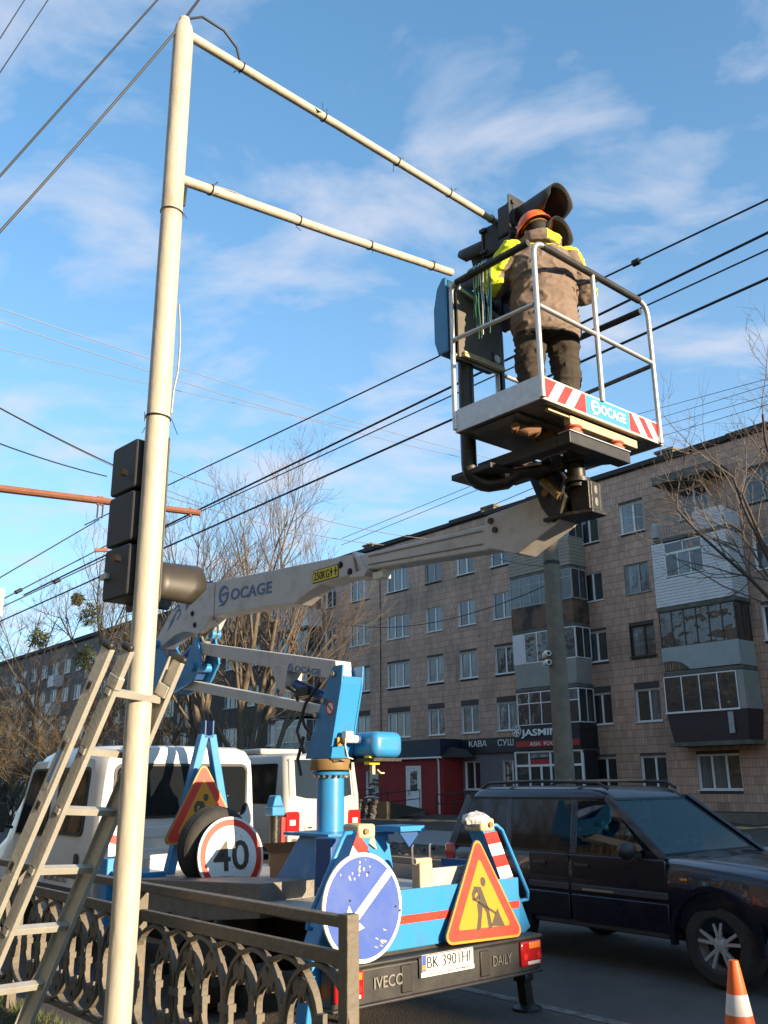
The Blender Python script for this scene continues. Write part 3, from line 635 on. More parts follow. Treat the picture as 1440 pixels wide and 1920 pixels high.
ring_strip(q, arc(0, 0, .24, 0, 360, 28)[:-1], arc(0, 0, .215, 0, 360, 28)[:-1], frame4((11.22, Y + .02, 4.0), (1, 0, 0), (0, 0, 1)), .03, .036, 1)
q.build('roundel', ['white_print', 'signblack'], sh, smooth=0)
letters('JASMIN', frame4((11.52, Y, 3.66), (1, 0, 0), (0, 0, 1)), 2.2, .40, 'white_print', sh, depth=.03, bold=.02)
MB().box(11.14, 14.9, Y - .005, Y + .028, 3.26, 3.53).build('sign_strip', 'signred', sh, smooth=0)
letters('ASIA  FOOD', frame4((12.0, Y - .008, 3.31), (1, 0, 0), (0, 0, 1)), 1.75, .16, 'white_print', sh, depth=.006)
d = MB(); t = .09
for u in (10.92, 11.78, 13.05, 13.9, 14.85): d.box(u - t / 2, u + t / 2, -1.16, -1.06, .25, 3.06)
for a, b_ in ((10.965, 11.735), (11.825, 13.005), (13.095, 13.855), (13.945, 14.805)):
    d.box(a, b_, -1.155, -1.065, 3.0, 3.08); d.box(a, b_, -1.155, -1.065, 2.38, 2.48); d.box(a, b_, -1.155, -1.065, .25, .33)
d.box(12.42, 12.52, -1.15, -1.07, .33, 2.38); d.build('door_frame', 'upvc', sh, smooth=0)
for a, b_ in ((10.965, 11.735), (11.825, 12.42), (12.52, 13.005), (13.095, 13.855), (13.945, 14.805)):
    MB().box(a, b_, -1.11, -1.095, .33, 2.38).build('pane', PANES[0], sh, smooth=0)
for a, b_ in ((10.965, 11.735), (13.095, 13.855), (13.945, 14.805)):
    MB().box(a, b_, -1.11, -1.095, 2.48, 3.0).build('pane', PANES[0], sh, smooth=0)
MB().box(11.825, 13.005, -1.12, -1.1, 2.48, 2.70).build('transom_strip', 'signred', sh, smooth=0)
MB().box(11.825, 13.005, -1.12, -1.1, 2.70, 3.0).build('transom_panel', 'signblack', sh, smooth=0)
letters('ДОСТАВКА', frame4((11.9, -1.122, 2.76), (1, 0, 0), (0, 0, 1)), 1.02, .19, 'white_print', sh, depth=.004)
MB().box(10.7, 14.95, -1.05, -.15, 0, 3.05).build('porch_side', 'signblack', sh, smooth=0)
MB().box(10.6, 15.1, -2.4, -.2, 0, .22).build('step', 'conc', sh, bevel=.02, smooth=0)
# --- red extension
rd = thing('red_shop_extension', 'low dark red shop extension with navy fascia, white door and white downpipe', 'shop'); rd.matrix_world = FA
rh = [(.0, 1.12, .97, 2.36), (3.45, 4.62, .40, 2.56)]
wall_grid('wall', -3.0, 6.30, 0, 2.92, rh, -1.5, 'redwall', rd)
MB().box(6.27, 6.30, -1.499, -.145, 0, 2.92).build('side_wall', 'redwall', rd, smooth=0); MB().box(-3.0, -2.97, -1.499, -.03, 0, 2.92).build('side_wall', 'redwall', rd, smooth=0)
w_ = window(rd, 0, .97, 1.12, 1.39, 1, v=-1.5); MB().box(.075, 1.04, .115, .16, .42, .50).build('transom', 'upvc', w_, smooth=0)
f = MB().box(3.45, 3.55, -1.53, -1.40, .40, 2.56).box(4.52, 4.62, -1.53, -1.40, .40, 2.56).box(3.55, 4.52, -1.53, -1.40, 2.46, 2.56).build('door_frame', 'upvc', rd, smooth=0)
dr = MB().box(3.55, 4.52, -1.50, -1.45, .40, 2.46).build('door', 'upvc', rd, smooth=0)
MB().box(3.76, 4.31, -1.51, -1.499, 1.30, 2.32).build('pane', PANES[0], dr, smooth=0); MB().box(3.62, 3.66, -1.55, -1.50, 1.1, 1.35).build('handle', 'steel', dr, smooth=0)
MB().box(-3.1, 6.25, -1.62, -.03, 2.95, 3.86).build('fascia', 'navypar', rd, bevel=.01, smooth=0)
MB().tube([(-3.1, -1.66, 2.93), (6.35, -1.66, 2.93)], .05, 8).build('gutter', 'upvc', rd); MB().tube([(6.05, -1.66, 2.9), (6.05, -1.58, 2.75), (6.05, -1.58, .2)], .045, 8).build('downpipe', 'upvc', rd)
MB().add([(6.26, -1.62, 2.94), (7.4, -.15, 2.92), (6.9, -.15, 3.3), (6.26, -.9, 3.45)], [(0, 1, 2, 3)]).build('roof_flap', 'roofing', rd, smooth=0)
MB().box(3.2, 4.9, -2.7, -1.5, 0, .38).build('step', 'conc', rd, bevel=.02, smooth=0)
# --- railings of the ramps in front
def ramp_rail(label, p, q, n, h=.95, drop=.0):
    t = thing('ramp_railing', label, 'railing'); t.matrix_world = FA; p = Vector(p); q = Vector(q); k = MB()
    for z in (h, h * .55): k.tube([p + Vector((0, 0, z)), q + Vector((0, 0, z))], .022, 6)
    k.build('rail', 'railing', t)
    for i in range(n): c_ = p.lerp(q, i / (n - 1)); MB().tube([c_, c_ + Vector((0, 0, h))], .022, 6).build('post', 'railing', t)
    t['group'] = 'black railings of the shop ramps'; return t
ramp_rail('black railing below the window of the red shop', (-1.2, -3.6, .1), (3.2, -3.0, .55), 3)
ramp_rail('black railing rising to the white door of the red shop', (2.8, -6.4, .0), (6.4, -3.2, .45), 4)
ramp_rail('black double railing in front of the grey shop wall', (6.9, -2.6, .2), (11.0, -2.6, .45), 4)
rp = MB().add([(-1.5, -3.7, .05), (3.4, -3.1, .45), (3.4, -1.6, .45), (-1.5, -1.6, .05), (-1.5, -3.7, -.1), (3.4, -3.1, -.1), (3.4, -1.6, -.1), (-1.5, -1.6, -.1)], [(0, 1, 2, 3), (0, 4, 5, 1), (1, 5, 6, 2), (2, 6, 7, 3), (3, 7, 4, 0)]).build('ramp', 'pave', None, smooth=0); rp.matrix_world = FA; tag(rp, kind='structure')
# rough stone wall below the railing: stones as pieces
st = thing('stone_wall', 'low rough stone retaining wall before the red shop', 'stone wall'); st.matrix_world = FA
sm = []
for i in range(5):
    k = MB().sphere((0, 0, 0), 1, 4); k.v = [(x * (1 + rng.uniform(-.2, .2)), y * (1 + rng.uniform(-.2, .2)), z * (1 + rng.uniform(-.2, .2))) for x, y, z in k.v]; sm.append(k.mesh('stone', 'stone', smooth=25))
for i in range(11):
    for j in range(5):
        inst(rng.choice(sm), 'stone', st, Matrix.Translation((3.0 + i * .36 + rng.uniform(-.06, .06), -7.4 + i * .12 + rng.uniform(-.05, .05) - .05 * (4 - j), .1 + j * .19)) @ Euler((rng.random() * 3, rng.random() * 3, 0)).to_matrix().to_4x4() @ Matrix.Diagonal((.2, .15, .13, 1)))
MB().add([(2.9, -7.15, 0), (7, -5.8, 0), (7, -3.4, .45), (2.9, -3.4, .45), (2.9, -7.15, .85), (7, -5.8, .9), (7, -3.4, .5), (2.9, -3.4, .5)], [(4, 5, 6, 7), (0, 1, 5, 4), (1, 2, 6, 5), (2, 3, 7, 6), (3, 0, 4, 7)]).build('fill', 'earth', st, smooth=0)

# --- the neighbouring house further down the street
far = thing('apartment_house', 'distant five-storey house further down the street behind bare trees', 'apartment house'); far.matrix_world = FA
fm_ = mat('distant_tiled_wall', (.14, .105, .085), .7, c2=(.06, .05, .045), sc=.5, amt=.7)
V0, V1 = -88., -33.
fholes = []; fw = []
for i in range(17):
    u = V0 + 1.6 + i * 3.2
    for r in range(5): fholes.append((u, u + 1.5, sill_z(r), sill_z(r) + WH))
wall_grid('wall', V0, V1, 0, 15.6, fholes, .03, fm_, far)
for h in fholes: window(far, h[0], h[2], 1.5, WH, 2)
MB().box(V0, V1, -.15, .5, 15.5, 15.85).build('parapet', 'roofing', far, smooth=0); MB().box(V0, V1, .03, 12, 15.3, 15.5).build('roof', 'roofing', far, smooth=0)
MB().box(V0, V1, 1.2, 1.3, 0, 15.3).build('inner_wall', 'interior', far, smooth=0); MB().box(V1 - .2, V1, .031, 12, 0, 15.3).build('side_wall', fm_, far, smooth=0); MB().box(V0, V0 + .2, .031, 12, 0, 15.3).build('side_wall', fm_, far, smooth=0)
for i in range(1, 16, 3):
    u = V0 + 3.2 + i * 3.2
    for z in (3.1, 5.9, 8.65, 11.42):
        MB().box(u, u + 1.6, -1.0, -.0, z - .15, z + 1.0).build('balcony', rng.choice(['siding', 'greypanel', 'tansiding']), far, smooth=0)

# --- ochre house mirrored in panes; cream one added for bounce, grey ones for shade
def plain_block(label, mx, L, dep, H_, wallm, face_rows, ny=-1):
    t = thing('apartment_house', label, 'apartment house'); t.matrix_world = mx
    hs = []; n = int(L / 3.3)
    for i in range(n):
        for r in range(face_rows): hs.append((1 + i * 3.3, 2.6 + i * 3.3, 1.4 + r * 2.9, 2.9 + r * 2.9))
    wall_grid('wall', 0, L, 0, H_, hs, 0, wallm, t)
    MB().box(0, L, .4, dep, 0, H_).build('body', wallm, t, smooth=0)
    MB().box(-.3, L + .3, -.4, dep + .3, H_, H_ + .4).build('roof', 'roofing', t, smooth=0)
    for h in hs: inst(win_mesh(1.6, 1.5, 2, 'upvc')[0], 'window', t, Matrix.Translation((h[0], -.02, h[2])))
    return t
RZ = Matrix.Rotation(R(180), 4, 'Z')
plain_block('ochre plastered house facing the street, mirrored in the car windows', TR @ Matrix.Translation((12, 24, 0)), 62, 11, 15.5, 'yellowwall', 5)
plain_block('unseen cream house added to bounce warm light onto the long house', TR @ Matrix.Translation((-62, 24, 0)), 72, 11, 16.5, 'creamwall', 5)  # unseen house, added so its sunlit wall warms the tiled front
R90 = Matrix.Rotation(R(90), 4, 'Z')
plain_block('unseen grey house added to shade the dark car and the road', TR @ Matrix.Translation((-58, -46, 0)) @ R90, 31.6, 10, 13.7, 'greypanel', 4)  # added outside the view to throw shade over car and road
plain_block('unseen tall grey house added to shade the concrete mast and the right tree', TR @ Matrix.Translation((-34, -24.2, 0)) @ RZ, 23, 11, 17.2, 'greypanel', 5)  # made-up block, sized to keep the concrete mast in shade
plain_block('unseen low grey house added to shade the road at the truck tail', TR @ Matrix.Translation((-58, -14.3, 0)) @ R90, 4.5, 10, 11.6, 'greypanel', 3)  # unseen lower block, added to shade the ground around the truck tail

# ------------------------------------------------------------------ trees: tapered limbs and many fine twigs
def grow(out, p, d, L, r, depth, o, g):
    """o: wander, up pull, spread, child count; out[level] collects limbs"""
    n = 6 if depth > 1 else 4
    P = [p]; Rr = [r]; q = np.array(p, float); dd = np.array(d, float)
    for i in range(n):
        dd = dd + g.normal(0, o['wander'], 3) + np.array([0, 0, o['up'] * (1 if depth > 0 else .6)]); dd /= np.linalg.norm(dd); q = q + dd * L / n
        P.append(q.copy()); Rr.append(r * (1 - .78 * (i + 1) / n) if depth == 0 else r * (1 - .55 * (i + 1) / n))
    out.append((depth, np.array(P), np.array(Rr)))
    if depth == 0: return
    k = o['kids'][depth]
    for i in range(k):
        t = g.uniform(.25, 1.0) if i else 1.0
        j = t * n; a = int(min(j, n - 1)); f = j - a; s = P[a] * (1 - f) + P[a + 1] * f; rr = (Rr[a] * (1 - f) + Rr[a + 1] * f)
        dl = (P[a + 1] - P[a]); dl /= np.linalg.norm(dl)
        v = g.normal(0, 1, 3); v -= dl * v.dot(dl); v /= np.linalg.norm(v); an = g.uniform(*o['spread'])
        nd = dl * math.cos(an) + v * math.sin(an)
        grow(out, s, nd, L * g.uniform(.5, .78) * (1.05 - .35 * t), max(rr * g.uniform(.5, .72), o['rmin']), depth - 1, o, g)
def make_tree(name, label, base, stems, o, seed, trunk_m='bark', twig_m='twig', group='bare trees along the street', depth=4):
    g = np.random.default_rng(seed); t = thing(name, label, 'tree', base, 0, group); out = []
    for (dx, dy, ln, r, lx, ly) in stems:
        d = np.array([lx, ly, 1.0]); d /= np.linalg.norm(d); grow(out, np.array([dx, dy, -.1]), d, ln, r, depth, o, g)
    tubes_mesh('trunk', [(P, q) for k, P, q in out if k >= depth - 1], trunk_m, 7, t)
    tubes_mesh('crown', [(P, q) for k, P, q in out if k < depth - 1], twig_m, 3, t)
    return t, out
std = dict(wander=.10, up=.06, spread=(.35, .85), kids={4: 7, 3: 6, 2: 5, 1: 5}, rmin=.007)
bigt = dict(wander=.08, up=.085, spread=(.3, .75), kids={4: 7, 3: 6, 2: 5, 1: 4}, rmin=.007)
big, _ = make_tree('bare_tree', 'tall bare many-stemmed tree with sunlit trunks behind the white van', (-6.5, 39, 0),
          [(.1, .1, 9.5, .20, .02, .05), (-.4, .0, 9.0, .17, -.22, .1), (.5, .2, 8.8, .17, .20, -.1), (-.1, -.4, 8.5, .15, -.08, -.25), (.3, .4, 8.6, .15, .1, .22), (-.7, .3, 7.6, .13, -.40, .0), (.8, -.2, 7.2, .13, .46, .05)], bigt, 3)
for i in range(5):
    c_ = copy_tree(big); c_.location = TR @ Vector((22 + i * 10.5, 16.5 + (i % 2) * 1.5, .4)); c_.rotation_euler = (0, 0, i * 1.3); c_['label'] = ('first', 'second', 'third', 'fourth', 'fifth')[i] + ' bare tree of the row before the ochre house, from the lawn'
lt, lout = make_tree('bare_tree', 'bare tree carrying round mistletoe clumps beyond the fence at the left', (-15.8, 47, 0), [(0, 0, 8.8, .22, .02, .0), (.2, .1, 8.2, .16, .25, .1), (-.2, .1, 8.0, .15, -.22, .1)], dict(std, up=.07, wander=.08), 21)
ma = []
for (x, y, z, r) in ((-2.0, -.5, 9.0, .62), (.3, .2, 10.3, .72), (.4, -.4, 8.0, .66), (2.6, .3, 8.9, .6), (-.5, .4, 11.2, .35)):
    n = 420; v = nrng.normal(0, 1, (n, 3)); v /= np.linalg.norm(v, axis=1, keepdims=True); c = np.array([x, y, z]) + v * r * nrng.uniform(.15, 1, (n, 1)) ** .6
    a = nrng.normal(0, 1, (n, 3)) * .10; b = nrng.normal(0, 1, (n, 3)) * .022
    ma.append(np.stack([c - a, c + b, c + a, c - b], 1).reshape(-1, 3))
for q in ma: np_mesh('mistletoe', q, np.arange(len(q)).reshape(-1, 4), 'mistle', lt)
make_tree('bare_tree', 'slender bare tree at the far left edge of the street', (-21.5, 52, 0), [(0, 0, 7.4, .15, .0, .0), (.3, 0, 6.5, .11, .2, .1)], dict(std, kids={4: 6, 3: 5, 2: 5, 1: 4}), 31, 'barkdark')
make_tree('bare_tree', 'thin bare tree between the mistletoe tree and the pole', (-10.8, 46, 0), [(0, 0, 6.0, .12, .1, .0), (.3, 0, 5.0, .10, -.3, .1)], dict(std, kids={4: 6, 3: 5, 2: 5, 1: 4}), 37, 'barkdark')
make_tree('bare_tree', 'dark-limbed bare tree with gold twigs in front of the right balconies', (12.75, 27, 0), [(0, 0, 9.2, .21, -.01, .0)],
          dict(wander=.11, up=.05, spread=(.4, .95), kids={4: 9, 3: 6, 2: 5, 1: 4}, rmin=.007), 46, 'barkdark', 'twig')
# tangle of shrubs behind the van at the left
def make_bush(label, base, w, h, n, seed, m='bushtwig'):
    g = np.random.default_rng(seed); t = thing('bare_shrub', label, 'shrub', base, 0, 'tangled bare shrubs behind the van'); out = []
    o = dict(wander=.16, up=.03, spread=(.3, .9), kids={2: 5, 1: 5}, rmin=.006)
    for i in range(n):
        a = g.uniform(0, 6.28); d = np.array([math.cos(a) * .6, math.sin(a) * .6, 1.0]); d /= np.linalg.norm(d)
        grow(out, np.array([g.uniform(-w, w) * .5, g.uniform(-w, w) * .35, 0]), d, h * g.uniform(.5, .9), .03, 2, o, g)
    tubes_mesh('stems', [(P, q) for k, P, q in out if k == 2], 'barkdark', 5, t); tubes_mesh('twigs', [(P, q) for k, P, q in out if k < 2], m, 3, t)
for i, (x, y, w, h, n, m, lab) in enumerate((
        (-17.5, 43, 4.5, 5.6, 46, 'bushtwig', 'ochre tangle of shrub below the slender left tree'), (-13.6, 42, 4.2, 5.4, 46, 'bushtwig', 'bushy bare shrub at the foot of the mistletoe tree'),
        (-10.2, 40.5, 3.6, 4.8, 40, 'twig', 'bare shrub just left of the big many-stemmed tree'), (-8.0, 42.5, 3.0, 4.2, 34, 'twig', 'low bare shrub around the trunks of the big tree'),
        (-19.8, 46, 4.5, 6.2, 40, 'twig', 'dense grey shrub at the left edge below the far house'), (-4.4, 43.5, 3.0, 3.6, 26, 'twig', 'small bare shrub right of the big tree'))):
    make_bush(lab, (x, y, 0), w, h, n, 60 + i, m)
mb = MB()
for i in range(60):
    x = -30 + i * 1.0; mb.box(x, x + .99, 0, .7, 0, 1.5 + rng.uniform(-.15, .2))
hd = thing('low_wall', 'dark low wall running behind the shrubs at the left', 'wall'); mb.build('wall', 'stone', hd, smooth=0); hd.matrix_world = FA @ Matrix.Translation((-42, -5, 0))

# ------------------------------------------------------------------ concrete mast at the far kerb, with two small cameras
cp = thing('concrete_pole', 'tall round weathered concrete mast beside the far kerb', 'pole', (4.72, 25.0, 0))
MB().tube([(0, 0, -.2), (0, 0, 9.6)], [.28, .205], 20).build('shaft', 'conc', cp)
MB().lathe([(.228, 7.62), (.232, 7.64), (.232, 7.70), (.228, 7.72)], 20).build('band', 'wire', cp)
MB().lathe([(.22, 8.9), (.225, 8.92), (.225, 9.0), (.22, 9.02)], 20).build('band', 'wire', cp)
for z, lab in ((5.06, 'white bullet camera on the concrete mast, upper of two'), (4.82, 'white bullet camera on the concrete mast, lower of two')):
    t = thing('security_camera', lab, 'camera', (4.72, 25.0, z), R(200), 'cameras on the concrete mast')
    MB().tube([(.2, 0, 0), (.36, .05, 0)], .03, 6).build('bracket', 'blackmetal', t); MB().tube([(.30, -.16, .02), (.34, .02, .06), (.38, .2, .03)], .075, 10).build('housing', 'whitepart', t); MB().tube([(.378, .19, .032), (.38, .205, .03)], .05, 10).build('lens', 'black', t)

# ------------------------------------------------------------------ overhead lines
CAM4 = cam.matrix_world.copy()
def at(px, py, Yw):
    """point of the scene at depth Yw on the line of sight of a photo pixel (survey of the wires)"""
    d = CAM4.to_3x3() @ Vector(((px - 720) / 1700, (960 - py) / 1700, -1)); return CAM4.translation + d * (Yw / d.y)
def line(label, a, b, r, m='wire', sag=.0, group='overhead wires', knots=(), ext=0.):
    p = at(*a); q = at(*b); d = q - p; p, q = p - d * ext, q + d * ext; n = 14; P = []
    for i in range(n + 1):
        t = i / n; c = p.lerp(q, t); c.z -= sag * 4 * t * (1 - t); P.append(c)
    t_ = thing('overhead_wire', label, 'wire', p, 0, group); k = MB().tube([x - p for x in P], r, 6); k.build('cable', m, t_)
    for f in knots: c = p.lerp(q, f) - p; c.z -= sag * 4 * f * (1 - f); MB().tube([c - d.normalized() * .07, c + d.normalized() * .07], r * 3.2, 8).build('clamp', m, t_)
line('thick black wire crossing the top left corner', (0, 330, 6.5), (295, 0, 7.5), .010, ext=6)
line('thin wire at the very top left corner', (0, 72, 8), (46, 0, 9), .006, ext=30)
line('thin wire just right of the very top left corner wire', (0, 136, 8), (90, 0, 9), .006, ext=20)
line('black feeder wire running down left from the top of the signal mast', (-60, 500, 4.15), (345, 40, 4.45), .007, sag=.02, ext=.0)
line('black feeder wire running up right from the top of the signal mast', (346, 36, 4.45), (390, -24, 4.62), .008, ext=0)
TW = 'trolley wires over the road'
line('upper trolley wire right of the worker, with a clamp', (300, 917, 26), (1440, 374, 13), .020, group=TW, knots=(.745,), ext=.25)
line('heavy trolley wire passing under the basket rail', (200, 1040, 24), (1440, 436, 12), .024, group=TW, ext=.25)
line('trolley wire with a small dark clamp near the right edge', (320, 985, 26), (1440, 468, 12.4), .016, group=TW, knots=(.9,), ext=.25)
line('lowest trolley wire passing below the worker', (0, 1165, 30), (1440, 522, 12), .024, group=TW, ext=.25)
SW = 'thin span wires across the sky'
line('pale span wire highest at the left edge', (0, 575, 20), (930, 860, 34), .012, 'wirepale', .25, SW, ext=.05)
line('pale span wire second from the top at the left edge', (0, 598, 20), (900, 862, 34), .012, 'wirepale', .35, SW, ext=.05)
line('pale span wire that reaches the basket from the left edge', (0, 652, 20), (640, 795, 30), .010, 'wirepale', .1, SW, ext=.1)
line('dark span wire falling to the signal box from the left edge', (0, 765, 12), (215, 873, 14), .010, 'wire', .02, SW)
line('pale wire falling beside the dark one towards the signal box', (0, 766, 15), (380, 945, 22), .010, 'wirepale', .1, SW)
line('dark span wire lower at the left edge above the brown pipe', (0, 832, 12), (200, 893, 14), .011, 'wire', .03, SW)
line('pale wire running right across the boom towards the house roof', (310, 930, 22), (720, 1022, 36), .013, 'wirepale', .2, SW)
line('second pale wire running right towards the house roof', (310, 880, 22), (800, 1010, 36), .013, 'wirepale', .3, SW)
line('thin wire rising from the roof behind the basket', (640, 1010, 36), (960, 880, 30), .012, 'wirepale', 0, SW)
line('thin wire rising just below the first one behind the basket', (640, 1022, 36), (990, 880, 30), .012, 'wirepale', 0, SW)
line('thin dark wire from the house roof up to the basket joint', (800, 1000, 34), (1000, 915, 26), .012, 'wire', 0, SW)
line('sagging dark cable across the front of the house', (600, 1160, 47), (1030, 1095, 30), .016, 'wire', .9, SW)
line('dark cable from the concrete mast to the boom', (905, 1037, 34), (1024, 1062, 25), .014, 'wire', .1, SW)
line('thin cable right of the mast crossing the right balconies', (1050, 925, 34), (1440, 1000, 25), .010, 'wirepale', .2, SW)
for i, (y0, y1) in enumerate(((765, 740), (785, 752), (800, 772), (820, 788))):
    line(('highest', 'second', 'third', 'lowest')[i] + ' of the faint wires right of the basket', (1180, y0 + 16, 34), (1440, y1 - 30, 24), .009, 'wire', 0, 'faint wires right of the basket', ext=.2)
for i, (a, b) in enumerate((((0, 1083, 16), (186, 974, 18)), ((8, 1122, 16), (205, 1020, 18)), ((0, 1140, 16), (200, 1046, 18)))):
    line(('upper', 'middle', 'lower')[i] + ' wire running down left from the brown bracket pipe', a, b, .012, 'wire', .0, SW, knots=((), (.12,), (.5,))[i], ext=.0)
# brown bracket pipe of the contact line
bp0 = at(-90, 905, 17.3); bp1 = at(376, 962, 17.8)
bk = thing('bracket_pipe', 'rust-brown bracket pipe reaching in from the left behind the signal', 'pipe', bp0); d = bp1 - bp0
MB().tube([(0, 0, 0), d], [.085, .065], 10).build('pipe', 'rust', bk)
for f in (.585, .60, .96): c = d * f; MB().tube([c + Vector((0, 0, -.09)), c + Vector((0, 0, .09))], .035, 8).build('clamp', 'rust', bk)
for f in (.585, .605): c = d * f; MB().tube([c, c + Vector((0, 0, -.36))], .018, 6).build('hanger', 'wire', bk)
b2 = thing('bracket_pipe', 'short brown pipe stub just below the brown bracket pipe', 'pipe', at(178, 1032, 17)); MB().tube([(0, 0, 0), at(202, 1031, 17.1) - at(178, 1032, 17)], .04, 8).build('pipe', 'rust', b2)
# edge of a plate at the left border
rs = thing('road_sign', 'pale sign plate seen edge-on at the left border', 'sign', at(-5, 1130, 7)); MB().box(-.03, .045, -.012, .012, -.11, .11).build('plate', 'creamsign', rs, bevel=.005, smooth=0); MB().tube([(-.12, 0, -3.9), (-.12, 0, .3)], .03, 8).build('post', 'galv', rs); MB().box(-.12, -.03, -.02, .02, -.02, .02).build('clamp', 'galv', rs, smooth=0)
# ------------------------------------------------------------------ lift truck
tk = thing('lift_truck', 'white crew-cab lift truck with sky-blue turret and a folded grey boom carrying a basket', 'truck'); tk.matrix_world = TR
def part(mb, name, m, parent=None, **kw): return mb.build(name, m, parent or tk, **kw)
# --- crew cab
def half(w, zb, zt, wr, crown=.02, zm=1.15):
    h = [(0, zb), (w - .10, zb), (w - .015, zb + .10), (w, min(zm, zt - .2)), (w - (w - wr) * .55, zt - .30 if zt > 1.6 else zt - .12), (wr + .02, zt - .12 if zt > 1.6 else zt - .05), (wr - .05, zt - .025), (wr - .18, zt + crown * .5), (0, zt + crown)]
    return h + [(-y, z) for y, z in h[-2:0:-1]]
def body_loft(mb, st, m=0): return mb.loft([[(x, y, z) for y, z in half(*a)] for x, *a in st], m)
mb = MB(); body_loft(mb, [(4.10, .90, .66, 2.09, .80), (4.13, .955, .60, 2.16, .86), (4.22, .985, .58, 2.185, .895), (4.8, .995, .56, 2.20, .91), (5.6, .995, .56, 2.20, .91), (6.0, .99, .56, 2.14, .89), (6.30, .985, .56, 1.93, .87), (6.62, .98, .56, 1.60, .86), (6.95, .97, .56, 1.24, .85), (7.3, .95, .56, 1.10, .84), (7.55, .90, .58, .95, .80), (7.64, .84, .62, .80, .74)])
cab = part(mb, 'cab', 'white', bevel=0, smooth=38)
cw = MB()
for y in (1.04, -1.04): cw.tube([(6.42, y, .36), (6.42, y * .5, .36)], .46, 28)
cut(cab, cw)
# rear window, pressed ribs and seams of the rear wall
rw = MB().prism(rrect(-.82, .82, 1.44, 2.01, .09), 4.085, 4.12, 0, 'yz'); part(rw, 'seal', 'black', cab, smooth=0)
part(MB().prism(rrect(-.79, .79, 1.47, 1.98, .07), 4.078, 4.09, 0, 'yz'), 'rear_window', 'glassdark', cab, smooth=0)
for z in (.80, 1.02, 1.24): part(MB().prism(rrect(-.74, .74, z, z + .12, .05), 4.088, 4.14, 0, 'yz'), 'rib', 'white', cab, bevel=.012)
for s in (1, -1):
    q = 'door'
    for (x0, x1, nm) in ((4.34, 5.30, 'rear'), (5.33, 6.42, 'front')):
        poly = rrect(x0, x1, .66, 2.07, .07) if nm == 'rear' else [(x0, .66), (x1, .72), (x1, 1.20), (6.18, 1.98), (6.05, 2.06), (x0, 2.07)]
        a, b = (.975, 1.004) if s > 0 else (-1.004, -.975)
        dmb = MB().prism(poly, a, b, 0, 'xz'); dmb.v = [(x, y - s * max(0, z - 1.15) * .085, z) for x, y, z in dmb.v]
        d_ = part(dmb, 'door', 'white', cab, bevel=.006)
        wp = rrect(x0 + .07, x1 - .07, 1.27, 1.98, .08) if nm == 'rear' else [(x0 + .07, 1.24), (x1 - .08, 1.24), (6.10, 1.93), (6.02, 1.98), (x0 + .07, 1.98)]
        for off, m_, g in ((.010, 'black', 0), (.014, 'glassdark', .035)):
            pp = wp if not g else ([(x0 + .07 + g + (x - x0 - .07) * (1 - 2 * g / (x1 - x0 - .14)), 1.27 + g + (z - 1.27) * (1 - 2 * g / .71)) for x, z in wp] if nm == 'rear' else [(x * .97 + .03 * (x0 + .5), z * .95 + .05 * 1.6) for x, z in wp])
            k = MB().prism(pp, s * .99, s * (1.004 + off), 0, 'xz'); k.v = [(x, y - s * max(0, z - 1.15) * .085, z) for x, y, z in k.v]; part(k, 'seal' if not g else 'door_window', m_, d_, smooth=0)
        if nm == 'rear': k = MB().box(4.80, 4.83, *sorted((s * .98, s * 1.022)), 1.32, 1.94); k.v = [(x, y - s * max(0, z - 1.15) * .085, z) for x, y, z in k.v]; part(k, 'window_bar', 'black', d_, smooth=0)
        hx = x0 + .10 if nm == 'rear' else x0 + .12
        part(MB().prism(rrect(hx, hx + .09, .86, 1.10, .04), *sorted((s * 1.0, s * 1.012)), 0, 'xz'), 'handle', 'black', d_, smooth=0)
    part(MB().prism([(4.12, 1.1), (4.30, 1.1), (4.30, 1.16), (4.12, 1.16)], *sorted((s * .95, s * 1.0)), 0, 'xz'), 'trim', 'white', cab, smooth=0)
for s in (1, -1): part(MB().prism(rrect(4.16, 6.0, .70, .76, .02), *sorted((s * .99, s * 1.012)), 0, 'xz'), 'side_moulding', 'cladding', cab, bevel=.004); part(MB().box(4.098, 4.112, *sorted((s * .60, s * .615)), .70, 1.42), 'seam', 'boxsteel', cab, smooth=0)
letters('МІСЬКСВІТЛО', frame4((5.30, 1.008, .80), (-1, 0, 0), (0, 0, 1)), .62, .075, 'leafdry', cab)
ws = MB().add([(6.08, .80, 2.08), (6.08, -.80, 2.08), (6.93, -.86, 1.29), (6.93, .86, 1.29), (6.06, .80, 2.06), (6.06, -.80, 2.06), (6.91, -.86, 1.27), (6.91, .86, 1.27)], [(0, 1, 2, 3), (7, 6, 5, 4), (0, 4, 5, 1), (1, 5, 6, 2), (2, 6, 7, 3), (3, 7, 4, 0)]); ws.v = [(x + .03, y, z + .03) for x, y, z in ws.v]; part(ws, 'windscreen', 'glassdark', cab, smooth=0)
part(MB().box(7.55, 7.75, -.98, .98, .40, .68), 'front_bumper', 'black', bevel=.04)
for s in (1, -1):
    k = MB().cbox((6.55, s * 1.18, 1.42), (.12, .2, .34)).bar((6.5, s * .98, 1.3), (6.52, s * 1.14, 1.35), .04, .04); part(k, 'mirror', 'black', bevel=.03)
part(MB().lathe([(.001, .10), (.055, .095), (.07, .05), (.075, 0)], 14, Matrix.Translation((4.5, .35, 2.21))), 'beacon', 'lamp_orange')
